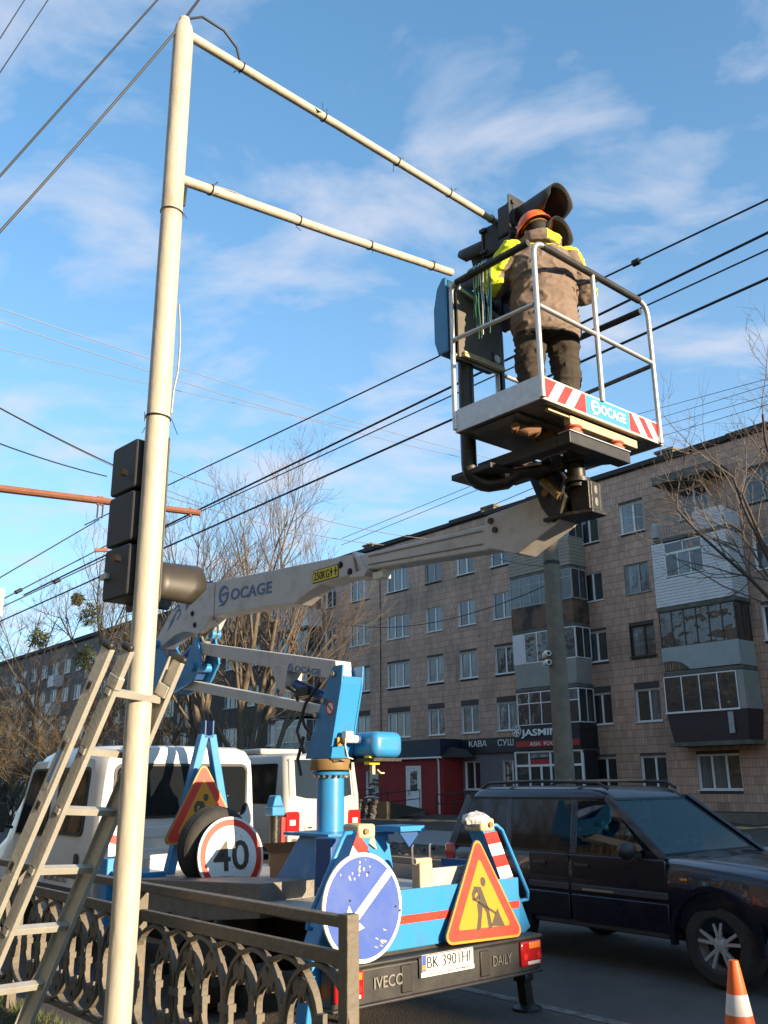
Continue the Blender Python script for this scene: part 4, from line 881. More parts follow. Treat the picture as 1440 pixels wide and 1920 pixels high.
# --- wheels
def wheel(x, y, r=.36, w=.24, dual=False):
    t = part(MB().lathe([(.19, -w / 2), (.22, -w / 2 - .005), (r - .05, -w / 2), (r - .012, -w / 2 + .03), (r, -w / 2 + .06), (r, w / 2 - .06), (r - .012, w / 2 - .03), (r - .05, w / 2), (.22, w / 2 + .005), (.19, w / 2)], 36, Matrix.Translation((x, y, r)) @ Matrix.Rotation(R(90), 4, 'X')), 'wheel', 'rubber')
    s = 1 if y > 0 else -1
    k = MB().lathe([(.20, .10), (.205, .02), (.17, -.02), (.17, .0), (.15, .02), (.15, .05), (.11, .06), (.11, .1), (.001, .1)], 24, Matrix.Translation((x, y, r)) @ Matrix.Rotation(R(-90 * s), 4, 'X'))
    part(k, 'rim', 'creambar', t)
for y in (.82, -.82): wheel(2.0, y, .36, .40)
for y in (.88, -.88): wheel(6.42, y)
# --- chassis, deck, rear end
c = MB().box(.15, 7.3, .30, .40, .48, .70).box(.15, 7.3, -.40, -.30, .48, .70)
for x in (.4, 1.2, 2.6, 3.6, 5.0): c.box(x, x + .1, -.30, .30, .52, .66)
part(c, 'chassis', 'blackmetal', smooth=0); part(MB().tube([(2.0, -.8, .36), (2.0, .8, .36)], .07, 10).sphere((2.0, 0, .36), .17, 8), 'axle', 'blackmetal'); part(MB().tube([(3.0, .52, .55), (3.9, .52, .55)], .2, 16), 'tank', 'blackmetal', bevel=.02)
part(MB().box(.12, 4.02, -.98, .98, .86, .915), 'deck', 'chequer', smooth=0)
part(MB().box(2.42, 2.46, .62, 1.02, .22, .72), 'mudguard', 'black', bevel=.01); part(MB().box(1.56, 1.60, .62, 1.02, .25, .74), 'mudguard', 'black', bevel=.01)
rp_ = part(MB().box(.03, .065, -.90, .93, .635, 1.035), 'rear_panel', 'blue', bevel=.006)
part(MB().box(.026, .032, -.895, .925, .805, .86), 'stripe', 'redsign', rp_, smooth=0)
part(MB().box(.07, .11, -.90, .93, .55, .86), 'under_panel', 'black', smooth=0)
part(MB().box(.10, .14, -.56, .06, 1.0, 1.155), 'chequer_board', 'chequer', smooth=0)
part(MB().box(.14, .9, -.90, -.86, .915, 1.14), 'side_board', 'bluedark', smooth=0)
h_ = part(MB().box(.06, .16, .03, .16, 1.0, 1.21), 'latch_block', 'creambar', bevel=.012)
for y, zz in ((.19, 1.335), (.01, 1.335)):
    part(MB().tube([(.10, y, zz), (.10, y + .012, zz - .02), (.10, y + .01, 1.20), (.10, y * .6 + .04, 1.185)], .007, 6), 'hook', 'steel', h_)
part(MB().tube([(.1, .02, 1.215), (.1, .18, 1.215)], .022, 8), 'latch_pin', 'creambar', h_)
bp = part(MB().box(-.03, .12, -1.05, 1.05, .335, .575), 'bumper', 'black', bevel=.02)
part(MB().box(-.05, .10, -1.07, 1.07, .575, .605), 'step_lip', 'black', bp, bevel=.012)
part(MB().box(-.045, .10, -1.06, 1.06, .325, .35), 'step_lip', 'black', bp, bevel=.01)
for y in (.40, -.40): part(MB().box(-.042, -.02, y - .05, y + .05, .37, .55), 'bracket', 'ink', bp, bevel=.008)
for s in (1, -1):
    y0, y1 = sorted((s * .80, s * 1.045)); lt_ = part(MB().box(-.055, -.02, y0, y1, .385, .565), 'tail_light', 'lamp_red', bp, bevel=.012)
    part(MB().box(-.060, -.05, y0 + .02, y1 - .09, .51, .555), 'indicator', 'lamp_orange', lt_, bevel=.004)
    part(MB().box(-.060, -.05, y0 + .03, y1 - .07, .395, .42), 'reverse_lens', 'lamp_clear', lt_, bevel=.004)
    for yy in (y0 + .045, y1 - .045): part(MB().tube([(-.05, yy, .455), (-.0605, yy, .455)], .025, 12), 'brake_lens', 'lamp_red2', lt_)
pl = part(MB().box(-.045, -.03, -.285, .285, .445, .60), 'number_plate', 'black', bp, bevel=.004)
part(MB().box(-.05, -.046, -.262, .262, .485, .595), 'plate_face', 'whitesign', pl, smooth=0); part(MB().box(-.0515, -.0505, .222, .26, .487, .593), 'country_band', 'bluesign', pl, smooth=0)
part(MB().box(-.052, -.0516, .225, .257, .497, .527), 'flag_yellow', 'yellowsign', pl, smooth=0)
part(MB().box(-.05, -.046, -.27, .27, .448, .48), 'plate_strip', 'whitesign', pl, smooth=0)
RF = lambda y, z, x=-.053: frame4((x, y, z), (0, -1, 0), (0, 0, 1))
letters('BK 3901HI', RF(.212, .502), .44, .077, 'ink', pl, bold=-.01); letters('ДТП 32-3   АВТОНОМЕР', RF(.19, .457, -.051), .40, .016, 'redsign', pl)
letters('IVECO', RF(.70, .43, -.035), .27, .075, 'steel', bp, bold=.01, depth=.006); letters('DAILY', RF(-.49, .43, -.035), .21, .07, 'steel', bp, bold=-.01, depth=.006)
# --- rear outriggers
for s in (-1, 1):
    top = Vector((.20, s * .64, 1.46)); bot = Vector((.20, s * 1.06, .60)); d = (bot - top).normalized()
    og = part(MB().bar(top, bot, .14, .17, up=(1, 0, 0)), 'outrigger', 'blue', bevel=.01)
    k = MB(); L_ = .50; nst = 5
    for i in range(nst):
        a0, a1 = i / nst * L_, (i + 1) / nst * L_; wv = Vector((0, d.z, -d.y)) * .07; sh_ = .055
        q = [top + d * (.05 + a0) - wv, top + d * (.05 + a1) - wv, top + d * (.05 + a1 + sh_) + wv, top + d * (.05 + a0 + sh_) + wv]
        q = [p + Vector((-.090, 0, 0)) for p in q]; k.add(q + [p + Vector((.004, 0, 0)) for p in q], [(0, 1, 2, 3), (7, 6, 5, 4), (0, 4, 5, 1), (1, 5, 6, 2), (2, 6, 7, 3), (3, 7, 4, 0)], i % 2)
    part(k, 'warning_board', ['red', 'whitesign'], og, smooth=0)
    part(MB().box(.10, .30, *sorted((s * .56, s * .72)), 1.40, 1.50), 'head', 'creambar', og, bevel=.02); part(MB().tube([(.09, s * .66, 1.45), (.08, s * .66, 1.45)], .022, 12), 'pin', 'grease', og)
    part(MB().tube([(.18, s * .70, 1.44), (.16, s * .80, 1.44), (.14, s * .845, 1.40), (.14, s * 1.13, .90), (.15, s * 1.135, .84), (.18, s * 1.08, .83)], .017, 10), 'handle', 'blue', og)
    part(MB().bar((.20, s * 1.04, .62), (.20, s * 1.095, .22), .11, .13, up=(1, 0, 0)), 'leg', 'blue' if s > 0 else 'blackmetal', og, bevel=.008)
    part(MB().bar((.20, s * 1.09, .26), (.20, s * 1.12, .03), .085, .09, up=(1, 0, 0)), 'foot_post', 'blackmetal', og, bevel=.006); part(MB().lathe([(.001, .05), (.06, .05), (.12, .02), (.12, 0), (.001, 0)], 16, Matrix.Translation((.20, s * 1.12, 0))), 'foot', 'blackmetal', og)
    if s < 0: part(MB().prism([(-1.14, .5), (-1.02, .5), (-1.05, .24)], .13, .137, 0, 'yz'), 'leg_tip', 'blue', og, smooth=0)
    else: part(MB().bar((.20, s * 1.061, .47), (.20, s * 1.072, .39), .118, .138, up=(1, 0, 0)), 'reflective_band', 'yellowsign', og, smooth=0)
# --- front stabilisers and boom rest
k = part(MB().tube([(3.62, -.90, .72), (3.62, -.90, 1.46)], .058, 14), 'stabiliser', 'blackmetal'); part(MB().box(3.54, 3.70, -.985, -.815, 1.44, 1.54).prism([(-.975, 1.54), (-.825, 1.54), (-.865, 1.66), (-.93, 1.66)], 3.55, 3.69, 0, 'yz'), 'stabiliser_head', 'blue', k, bevel=.012)
part(MB().bar((3.60, -1.0, 1.42), (3.60, -1.0, .85), .02, .05, up=(0, 1, 0)), 'warning_strip', 'red', k, smooth=0)
k = part(MB().box(3.62, 3.80, .90, 1.04, .42, 1.10), 'stabiliser', 'blue', bevel=.01); part(MB().box(3.60, 3.62, .88, 1.05, 1.12, 1.38), 'warning_board', 'whitesign', k, smooth=0); part(MB().prism([(.88, 1.20), (1.05, 1.25), (1.05, 1.33), (.88, 1.28)], 3.594, 3.6, 0, 'yz'), 'warning_stripe', 'red', k, smooth=0)
ar = MB()
for s in (1, -1): ar.bar((3.63, s * .045, 2.30), (3.63, s * .37, .915), .09, .10, up=(1, 0, 0))
k = part(ar, 'boom_rest', 'blue', bevel=.008, smooth=0); part(MB().box(3.58, 3.68, .04, .055, 2.27, 2.45).box(3.58, 3.68, -.055, -.04, 2.27, 2.45).box(3.58, 3.68, -.04, .04, 2.27, 2.29), 'fork', 'bluedark', k, smooth=0)
part(MB().box(3.2, 4.05, .62, 1.0, .915, .985), 'front_locker', 'blue', bevel=.01)
# --- steel box along the left side
bx = MB().prism([(1.02, 1.05), (3.1, .945), (2.75, .60), (1.02, .80)], .44, .96, 0, 'xz'); part(bx, 'tool_box', 'boxsteel', bevel=.006, smooth=0)
# --- pedestal and slewing column
k = MB().loft([[(.98, -.40, .915), (1.72, -.40, .915), (1.72, .40, .915), (.98, .40, .915)], [(1.0, -.33, 1.36), (1.40, -.33, 1.36), (1.40, .33, 1.36), (1.0, .33, 1.36)]])
pd = part(k, 'pedestal', 'blue', bevel=.008, smooth=0)
part(MB().box(.95, 1.60, -.36, .36, 1.36, 1.385), 'top_plate', 'blue', pd, smooth=0); part(MB().box(.62, .95, -.42, -.14, 1.395, 1.44), 'side_plate', 'blue', pd, bevel=.006)
part(MB().prism([(-.40, 1.395), (-.16, 1.395), (-.27, 1.27)], .66, .68, 0, 'yz'), 'gusset', 'bluedark', pd, smooth=0)
for pts in ([(1.62, .14, 2.05), (1.72, .15, 2.25), (1.66, .10, 2.5), (1.5, .05, 2.68)], [(1.60, -.05, 2.1), (1.78, .02, 2.3), (1.9, .05, 2.62), (2.3, .06, 2.80)], [(1.64, .13, 2.2), (1.70, .15, 2.0), (1.62, .17, 1.86)]): part(MB().tube(pts, .016, 8), 'hose', 'black')
for k_ in (-.03, .0, .03): part(MB().tube([(2.3, k_, 2.90 + .03), (3.0, k_, 3.06), (3.72, k_, 3.20), (3.95, k_, 3.30)], .012, 6), 'hose', 'black')
part(MB().prism([(-.22, 1.36), (.05, 1.36), (-.22, 1.0), (-.34, 1.0)], .92, .945, 0, 'yz'), 'gusset', 'blue', pd, smooth=0)
cb = part(MB().box(.52, .72, .46, .66, 1.02, 1.385), 'control_box', 'bluedark', bevel=.01); part(MB().box(.514, .52, .53, .59, 1.24, 1.33), 'label', 'yellowsign', cb, smooth=0)
part(MB().prism([(.48, 1.42), (.20, 1.40), (.17, 1.28), (.26, 1.34), (.46, 1.36)], .56, .60, 0, 'yz'), 'lamp_bracket', 'creambar', cb, smooth=0); part(MB().lathe([(.001, .03), (.035, .03), (.05, .015), (.055, 0)], 16, frame4((.56, .36, 1.30), (0, -1, 0), (0, 0, 1))), 'lamp', 'lamp_orange', cb); part(MB().box(.55, .60, .30, .44, 1.14, 1.22), 'reflector', 'lamp_red2', cb, smooth=0)
co = part(MB().tube([(1.40, 0, 1.38), (1.40, 0, 1.90)], .122, 36), 'column', 'blue')
sr = part(MB().lathe([(.001, 1.90), (.185, 1.90), (.188, 1.905), (.188, 1.985), (.18, 1.995), (.001, 1.995)], 40, Matrix.Translation((1.40, 0, 0))), 'slewing_ring', 'grease')
part(MB().lathe([(.12, 1.84), (.165, 1.86), (.168, 1.88), (.12, 1.895)], 36, Matrix.Translation((1.40, 0, 0))), 'flange', 'blue', sr)
for i in range(18):
    a = i * 20; part(MB().tube([(1.40 + .148 * math.cos(R(a)), .148 * math.sin(R(a)), 1.835), (1.40 + .148 * math.cos(R(a)), .148 * math.sin(R(a)), 1.858)], .013, 6), 'bolt', 'steel', sr)
# --- turret
tp = [(1.071, 2.80), (1.086, 2.64), (1.25, 2.0), (1.62, 2.0), (1.50, 2.25), (1.25, 2.76), (1.20, 2.80)]
tu = MB().prism(tp, .105, .125, 0, 'xz').prism(tp, -.125, -.105, 0, 'xz').prism([(1.078, 2.70), (1.090, 2.64), (1.255, 2.0), (1.60, 2.0), (1.48, 2.25), (1.26, 2.70)], -.1045, .1045, 0, 'xz')
tu = part(tu, 'turret', 'blue', bevel=.004, smooth=0)
for (x, z) in ((1.19, 2.73), (1.33, 2.50), (1.44, 2.38)):
    part(MB().tube([(x, .124, z), (x, .155, z)], .026, 6), 'bolt', 'steel', tu)
ps = part(MB().mprism(arc(0, 0, .062, 0, 360, 24)[:-1], frame4((1.245, .126, 2.43), (-1, 0, 0), (0, 0, 1)), 0, .003), 'warning_disc', 'whitesign', tu, smooth=0)
k = MB(); F_ = frame4((1.245, .129, 2.43), (-1, 0, 0), (0, 0, 1)); ring_strip(k, arc(0, 0, .062, 0, 360, 24)[:-1], arc(0, 0, .048, 0, 360, 24)[:-1], F_, 0, .002); k.mprism([(-.045, .03), (-.035, .04), (.045, -.03), (.035, -.04)], F_, 0, .002); part(k, 'warning_ring', 'red', tu, smooth=0)
part(MB().cbox((1.2, .0, 2.14), (.012, .05, .07)), 'label', 'yellowsign', tu, smooth=0).matrix_local = Matrix.Translation((-.02, .07, 0))
cv = part(MB().box(.93, 1.52, -.47, -.128, 2.0, 2.225), 'side_cover', 'blue', bevel=.07, seg=4)
part(MB().box(.95, 1.50, -.45, -.13, 1.97, 1.998), 'tray', 'blackmetal', cv, smooth=0)
eu = part(MB().tube([(1.13, .05, 2.16), (1.13, -.10, 2.16)], .035, 14).box(1.10, 1.16, -.02, .06, 2.17, 2.225), 'electric_motor', 'whitepart'); part(MB().tube([(1.13, -.085, 2.16), (1.13, -.10, 2.16)], .045, 14), 'collar', 'bluedark', eu); part(MB().tube([(1.13, .05, 2.15), (1.08, .09, 2.12), (1.08, .08, 2.02), (1.12, .0, 2.0)], .007, 6), 'cable', 'wire', eu); part(MB().tube([(1.12, .05, 2.17), (1.06, .10, 2.10), (1.07, .06, 2.0), (1.12, -.03, 1.99)], .006, 6), 'cable', 'whitepart', eu)
yb = part(MB().box(1.02, 1.10, -.26, -.14, 1.94, 2.02), 'switch_box', 'yellowpart', bevel=.008); part(MB().box(1.04, 1.08, -.22, -.19, 1.86, 1.94).tube([(1.06, -.26, 1.90), (1.06, -.30, 1.87), (1.06, -.34, 1.87)], .008, 6), 'bracket', 'creambar', yb, smooth=0)
# --- folding arms
la = part(MB().prism([(3.76, 3.315), (1.22, 2.85), (1.20, 2.72), (1.28, 2.69), (3.74, 3.185)], -.09, .09, 0, 'xz'), 'lower_arm', 'boom', bevel=.008, smooth=0)
part(MB().prism([(2.28, 2.93), (1.98, 2.87), (2.02, 2.68), (2.09, 2.645), (2.15, 2.68)], -.093, .093, 0, 'xz'), 'lug', 'boom', la, bevel=.004, smooth=0)
letters('OCAGE', frame4((1.86, .0915, 2.815), (-1, 0, -.183), (0, 0, 1)), .42, .055, 'letterblue', la, bold=.015)
def swoosh(o, xd, yd, s, parent, m='letterblue'):
    F_ = frame4(o, xd, yd); k = MB()
    out_ = arc(0, 0, .5, 20, 250, 18); inn = arc(.10, -.04, .36, 250, 40, 14); k.mprism([(x * s, y * s) for x, y in out_ + inn], F_, 0, .003)
    k.mprism([(x * s, y * s) for x, y in [(-.45, -.62), (.1, -.60), (.5, -.30), (.56, .10), (.16, .10), (-.18, .02), (-.1, -.08), (.22, -.02), (.36, -.05), (.28, -.30), (.0, -.46)]], F_, .0005, .0035); return k.build('emblem', m, parent, smooth=0)
swoosh((1.93, .0915, 2.86), (-1, 0, -.183), (0, 0, 1), .075, la)
part(MB().prism([(4.26, 2.965), (1.42, 2.455), (1.42, 2.37), (4.24, 2.85)], -.07, .07, 0, 'xz'), 'link_arm', 'boom', bevel=.006, smooth=0)
cy = part(MB().tube([(1.95, 0, 2.70), (1.42, 0, 2.53)], .05, 16), 'lift_cylinder', 'bluedark'); part(MB().tube([(2.10, 0, 2.72), (1.94, 0, 2.70)], .02, 10), 'rod', 'steel', cy); part(MB().cbox((1.75, .06, 2.62), (.2, .06, .09)), 'valve', 'blackmetal', cy, bevel=.01)
# --- knuckle
kp = [(4.82, 3.50), (4.76, 2.86), (4.3, 2.78), (3.80, 2.88), (3.62, 3.08), (3.72, 3.36), (3.80, 3.38), (3.95, 3.14), (4.3, 3.06), (4.62, 3.34)]
kn = MB().prism(kp, .10, .125, 0, 'xz').prism(kp, -.125, -.10, 0, 'xz'); kn = part(kn, 'knuckle', 'blue', bevel=.004, smooth=0)
part(MB().prism([(4.7, 3.0), (4.55, 2.95), (3.9, 2.92), (3.75, 3.08), (3.9, 3.02), (4.5, 3.05)], -.099, .099, 0, 'xz'), 'web', 'bluedark', kn, smooth=0)
for (x, z) in ((3.78, 3.04), (4.2, 2.92), (4.7, 3.40)): part(MB().tube([(x, -.14, z), (x, .16, z)], .05, 14), 'pivot', 'blue', kn)
c2 = part(MB().tube([(4.46, .0, 3.06), (3.74, 0, 3.38)], .072, 20), 'tilt_cylinder', 'bluedark'); part(MB().tube([(3.74, 0, 3.38), (3.58, 0, 3.45)], .03, 12), 'rod', 'steel', c2); part(MB().tube([(3.75, 0, 3.375), (3.73, 0, 3.385)], .078, 20), 'gland', 'galv', c2)
# --- main boom
bmp = [(4.02, 3.995), (3.47, 3.955), (.95, 3.79), (.93, 3.60), (1.456, 3.590), (1.70, 3.53), (1.864, 3.470), (2.316, 3.515), (3.49, 3.57), (3.60, 3.45), (3.77, 3.40), (3.95, 3.45), (4.09, 3.475), (4.3, 3.46), (4.69, 3.35), (4.79, 3.455), (4.44, 3.74)]
mbm = part(MB().prism(bmp, -.105, .105, 0, 'xz'), 'main_boom', 'boom', bevel=.008, smooth=0)
part(MB().bar((4.04, 0, 4.005), (4.77, 0, 3.49), .20, .012), 'edge_strip', 'bluedark', mbm, smooth=0); part(MB().bar((3.47, 0, 3.965), (4.0, 0, 4.004), .20, .014), 'edge_strip', 'bluedark', mbm, smooth=0)
BX = (-1, 0, -.055)
swoosh((3.22, .1065, 3.775), BX, (0, 0, 1), .20, mbm); letters('OCAGE', frame4((3.07, .1065, 3.685), BX, (0, 0, 1)), .80, .125, 'letterblue', mbm, bold=.02)
dy_ = part(MB().cbox((1.36, .107, 3.675), (.40, .004, .125)), 'load_label', 'ink', mbm, smooth=0); part(MB().cbox((1.36, .1095, 3.675), (.38, .003, .108)), 'label_face', 'yellowpart', mbm, smooth=0)
letters('250KG', frame4((1.535, .1115, 3.637), (-1, 0, -.02), (0, 0, 1)), .24, .080, 'ink', mbm, bold=.01)
k = MB()
for i in range(2):
    F_ = frame4((1.265 - i * .065, .1115, 3.637), (-1, 0, 0), (0, 0, 1)); k.mprism([(-.006, 0), (.006, 0), (.008, .035), (.022, .035), (.022, .045), (.008, .062), (-.008, .062), (-.022, .045), (-.022, .035), (-.008, .035)], F_, 0, .002); k.mprism(arc(0, .072, .009, 0, 360, 10)[:-1], F_, 0, .002)
part(k, 'label_figures', 'ink', mbm, smooth=0)
part(MB().prism([(4.36, 3.62), (4.26, 3.76), (4.40, 3.66), (4.50, 3.53)], .105, .108, 0, 'xz'), 'decal', 'letterblue', mbm, smooth=0); part(MB().prism([(4.06, 3.72), (3.94, 3.80), (3.96, 3.90), (4.08, 3.81)], .105, .108, 0, 'xz'), 'decal', 'letterblue', mbm, smooth=0)
letters('3', frame4((4.26, .1065, 3.63), (-.82, 0, .57), (.3, 0, .95)), .13, .17, 'letterblue', mbm, bold=-.02)
for (x, z) in ((3.93, 3.90), (3.83, 3.52), (3.90, 3.66), (1.13, 3.72), (.99, 3.63)): part(MB().tube([(x, .104, z), (x, .112, z)], .034, 16).tube([(x, .112, z), (x, .125, z)], .018, 10), 'pin', 'blackmetal', mbm)
part(MB().prism([(3.42, 3.955), (3.42, 3.56), (3.41, 3.56), (3.41, 3.955)], .1055, .1075, 0, 'xz'), 'weld_seam', 'boxsteel', mbm, smooth=0).data.transform(Matrix.Translation((0, 0, 0)))
part(MB().tube([(3.52, .05, 3.56), (3.42, .05, 3.48), (3.40, .05, 3.36), (3.44, .05, 3.32)], .014, 8), 'hose_guard', 'steel', mbm); part(MB().tube([(3.62, -.09, 3.40), (3.62, .02, 3.40)], .055, 14), 'pivot', 'blue', mbm)
ex = part(MB().prism([(.95, 3.775), (-.72, 3.705), (-.76, 3.50), (.9, 3.625)], -.085, .085, 0, 'xz'), 'extension_boom', 'boom', bevel=.012, smooth=0)
part(MB().prism([(.97, 3.81), (.93, 3.81), (.74, 3.60), (.78, 3.555), (.99, 3.575), (.99, 3.60), (.81, 3.62)], -.112, .112, 0, 'xz'), 'boom_collar', 'boom', mbm, bevel=.004, smooth=0); part(MB().box(.60, .74, -.05, .05, 3.52, 3.585), 'wear_block', 'whitepart', ex, bevel=.006)
part(MB().prism([(.75, 3.735), (-.65, 3.67), (-.65, 3.66), (.75, 3.725)], .086, .09, 0, 'xz'), 'rib', 'boxsteel', ex, smooth=0); part(MB().prism([(.75, 3.66), (-.65, 3.565), (-.65, 3.555), (.75, 3.65)], .086, .09, 0, 'xz'), 'rib', 'boxsteel', ex, smooth=0)
jb = part(MB().prism([(-.70, 3.76), (-.74, 3.775), (-1.31, 3.80), (-1.44, 3.60), (-1.40, 3.565), (-1.02, 3.415), (-.96, 3.425), (-.70, 3.52)], -.10, .10, 0, 'xz'), 'jib', 'boom', bevel=.008, smooth=0)
for (x, z) in ((-.76, 3.72), (-.80, 3.64)): part(MB().tube([(x, .10, z), (x, .115, z)], .024, 14), 'pin', 'blackmetal', jb)
# ------------------------------------------------------------------ rotator and basket (parts of the truck)
ro = MB()
lp = [(-1.16, 4.00), (-1.24, 4.05), (-1.36, 4.0), (-1.50, 3.74), (-1.44, 3.60), (-1.37, 3.57), (-1.28, 3.70)]
ro.prism(lp, .07, .125, 0, 'xz').prism(lp, -.125, -.07, 0, 'xz')
rt = part(ro, 'tilt_bracket', 'blackmetal', bevel=.006, smooth=0)
hb = MB().box(-1.66, -1.50, .035, .06, 3.62, 3.83).box(-1.66, -1.50, -.09, -.065, 3.62, 3.83).box(-1.665, -1.64, -.0645, .0345, 3.62, 3.83).prism([(-1.69, -.10), (-1.69, .07), (-1.5, .14), (-1.30, .14), (-1.30, -.10)], 3.585, 3.612, 0, 'xy').box(-1.66, -1.46, -.0645, .0345, 3.80, 3.825)
hs_ = part(hb, 'rotator_housing', 'blackmetal', bevel=.005, smooth=0)
for z in (3.68, 3.77): part(MB().prism([(x, zz) for x, zz in arc(0, 0, .022, 0, 360, 14)[:-1]], -.001, .001, 0, 'yz'), 'slot', 'boxsteel', hs_, smooth=0).matrix_local = Matrix.Translation((-1.6662, -.015, z)) @ Matrix.Diagonal((1, .8, 1.5, 1))
part(MB().tube([(-1.55, .04, 3.80), (-1.55, .04, 4.09)], .066, 18).tube([(-1.55, .04, 3.83), (-1.55, .04, 3.86)], .095, 18).tube([(-1.55, .04, 4.0), (-1.55, .04, 4.03)], .074, 18), 'post', 'blackmetal')
for pts in ([(-1.22, .06, 4.03), (-1.35, .10, 4.06), (-1.48, .12, 3.95), (-1.55, .10, 4.04)], [(-1.30, .0, 4.0), (-1.42, .14, 4.03), (-1.52, .13, 3.86), (-1.45, .12, 3.72)], [(-1.2, -.05, 3.98), (-1.4, .05, 4.08), (-1.5, .09, 4.02), (-1.52, .06, 3.92)]): part(MB().tube(pts, .016, 8), 'hose', 'black', rt)
part(MB().tube([(-1.30, .11, 3.90), (-1.46, .12, 3.74)], .035, 12), 'tilt_cylinder', 'grease', rt); part(MB().tube([(-1.25, .125, 3.96), (-1.25, .14, 3.96)], .035, 12).tube([(-1.33, .125, 3.80), (-1.33, .14, 3.80)], .03, 12), 'pin', 'grease', rt); part(MB().cbox((-1.47, .13, 3.99), (.10, .07, .11)), 'valve', 'black', rt, bevel=.01)

BA = Matrix.Translation((-1.84, .74, 4.209)) @ Matrix.Rotation(R(-90), 4, 'Z')
bk_ = part(MB().box(.012, 1.388, .012, .788, 0, .022), 'basket', 'boxsteel', smooth=0); bk_.matrix_local = BA
def bp_(mb, n, m, **k): return mb.build(n, m, bk_, **k)
bp_(MB().box(0, 1.40, -.004, .010, -.006, .165), 'toe_board', 'alu', smooth=0, bevel=.002); bp_(MB().box(-.004, .010, .0105, .79, -.006, .165), 'toe_board', 'galv', smooth=0, bevel=.002)
bp_(MB().box(0, 1.40, .790, .80, -.006, .165), 'toe_board', 'galv', smooth=0); bp_(MB().box(1.39, 1.404, .0105, .7895, -.006, .165), 'toe_board', 'galv', smooth=0)
# hazard stripes and the name panel on the front
def hazard(u0, u1, flip=1):
    k = MB(); w0, w1 = .012, .152; n = 5; du = (u1 - u0) / n; sl = .05 * flip
    for i in range(n):
        a, b = u0 + i * du, u0 + (i + 1) * du
        xs = [max(u0, min(u1, x)) for x in (a - sl * (i > 0), b - sl * (i < n - 1), b + sl * (i < n - 1), a + sl * (i > 0))]
        k.add([(xs[0], -.0055, w0), (xs[1], -.0055, w0), (xs[2], -.0055, w1), (xs[3], -.0055, w1)], [(0, 1, 2, 3)], i % 2)
    bp_(k, 'hazard_stripes', ['red', 'whitesign'], smooth=0, fix=False)
hazard(.025, .47, 1); hazard(.985, 1.385, -1)
bp_(MB().add([(.475, -.0055, .012), (.98, -.0055, .012), (.98, -.0055, .152), (.475, -.0055, .152)], [(0, 1, 2, 3)]), 'name_panel', mat('teal_label', (.05, .27, .42), .4), smooth=0, fix=False)
FW = lambda u, w: frame4((u, -.0062, w), (1, 0, 0), (0, 0, 1))
swoosh((.575, -.0062, .085), (1, 0, 0), (0, 0, 1), .10, bk_, 'white_print'); letters('OCAGE', FW(.64, .045), .29, .075, 'white_print', bk_, bold=.02)
# tubes
def post(u, v, top=1.14, w0=.02): bp_(MB().tube([(u, v, w0), (u, v, top)], .0195, 12), 'post', 'galv')
bend = lambda p, c, q, n=6: [Vector(p).lerp(Vector(c), t) * (1 - t) + Vector(c).lerp(Vector(q), t) * t for t in [i / n for i in range(n + 1)]]
bp_(MB().tube([(0.0, -.012, .0), (0, -.012, 1.06)] + bend((0, -.012, 1.06), (0, -.012, 1.175), (.11, -.012, 1.175)), .0195, 12), 'post', 'galv')
post(.66, -.012, 1.16, .15)
bp_(MB().tube([(1.355, -.012, 0), (1.355, -.012, 1.03)] + bend((1.355, -.012, 1.03), (1.355, -.012, 1.16), (1.24, -.012, 1.16)), .0195, 12), 'post', 'galv')
bp_(MB().tube([(0, .80, .02), (0, .80, 1.12)] + bend((0, .80, 1.12), (0, .80, 1.19), (0, .73, 1.19), 4), .0195, 12), 'post', 'galv')
post(1.355, .80, 1.15); post(.48, .80, .66)
def wrapped(p, q):
    p = Vector(p); q = Vector(q); n = int((q - p).length / .011); bp_(MB().tube([p.lerp(q, i / n) for i in range(n + 1)], [.025 + .003 * (i % 2) for i in range(n + 1)], 10), 'rail_wrap', 'black')
wrapped((.10, -.012, 1.175), (1.25, -.012, 1.16)); wrapped((0, .03, 1.178), (0, .74, 1.19)); wrapped((1.355, .05, 1.13), (1.355, .78, 1.14))
bp_(MB().tube([(.02, -.012, .68), (1.335, -.012, .655)], .0175, 12), 'mid_rail', 'galv'); bp_(MB().tube([(0, .01, .69), (0, .79, .73)], .0175, 12), 'mid_rail', 'galv'); bp_(MB().tube([(1.355, .01, .64), (1.355, .79, .62)], .0175, 12), 'mid_rail', 'boxsteel')
bp_(MB().tube([(.02, .80, .62), (1.335, .80, .60)], .0175, 12), 'mid_rail', 'galv')
# frame under the floor
bp_(MB().box(.36, 1.14, .05, .11, -.075, -.012), 'mount_bar', 'creambar', bevel=.006); bp_(MB().box(.14, .46, .06, .09, -.03, -.008), 'floor_rib', 'creambar', smooth=0)
for u in (.42, .90): bp_(MB().lathe([(.001, -.14), (.056, -.14), (.062, -.125), (.046, -.115), (.046, -.10), (.062, -.09), (.056, -.076), (.001, -.076)], 18, Matrix.Translation((u, .075, 0))), 'rubber_mount', 'tanrubber')
sf = bp_(MB().box(.30, .99, .02, .13, -.235, -.15).box(.30, .40, .131, .88, -.235, -.15).box(.62, .74, .131, .90, -.23, -.152).box(.401, .619, .55, .64, -.225, -.155).prism([(.741, .131), (.90, .131), (.741, .34)], -.233, -.152, 0, 'xy'), 'sub_frame', 'black', bevel=.006, smooth=0)
bp_(MB().box(.30, .99, .015, .12, -.148, -.141), 'frame_edge', 'galv', smooth=0); bp_(MB().box(.16, .50, .62, 1.02, -.28, -.236), 'frame_ear', 'black', bevel=.006, smooth=0)
bp_(MB().prism([(.05, -.012), (.60, -.012), (.60, -.06), (.12, -.03)], .25, .70, 0, 'xz'), 'belly_plate', 'boxsteel', smooth=0)
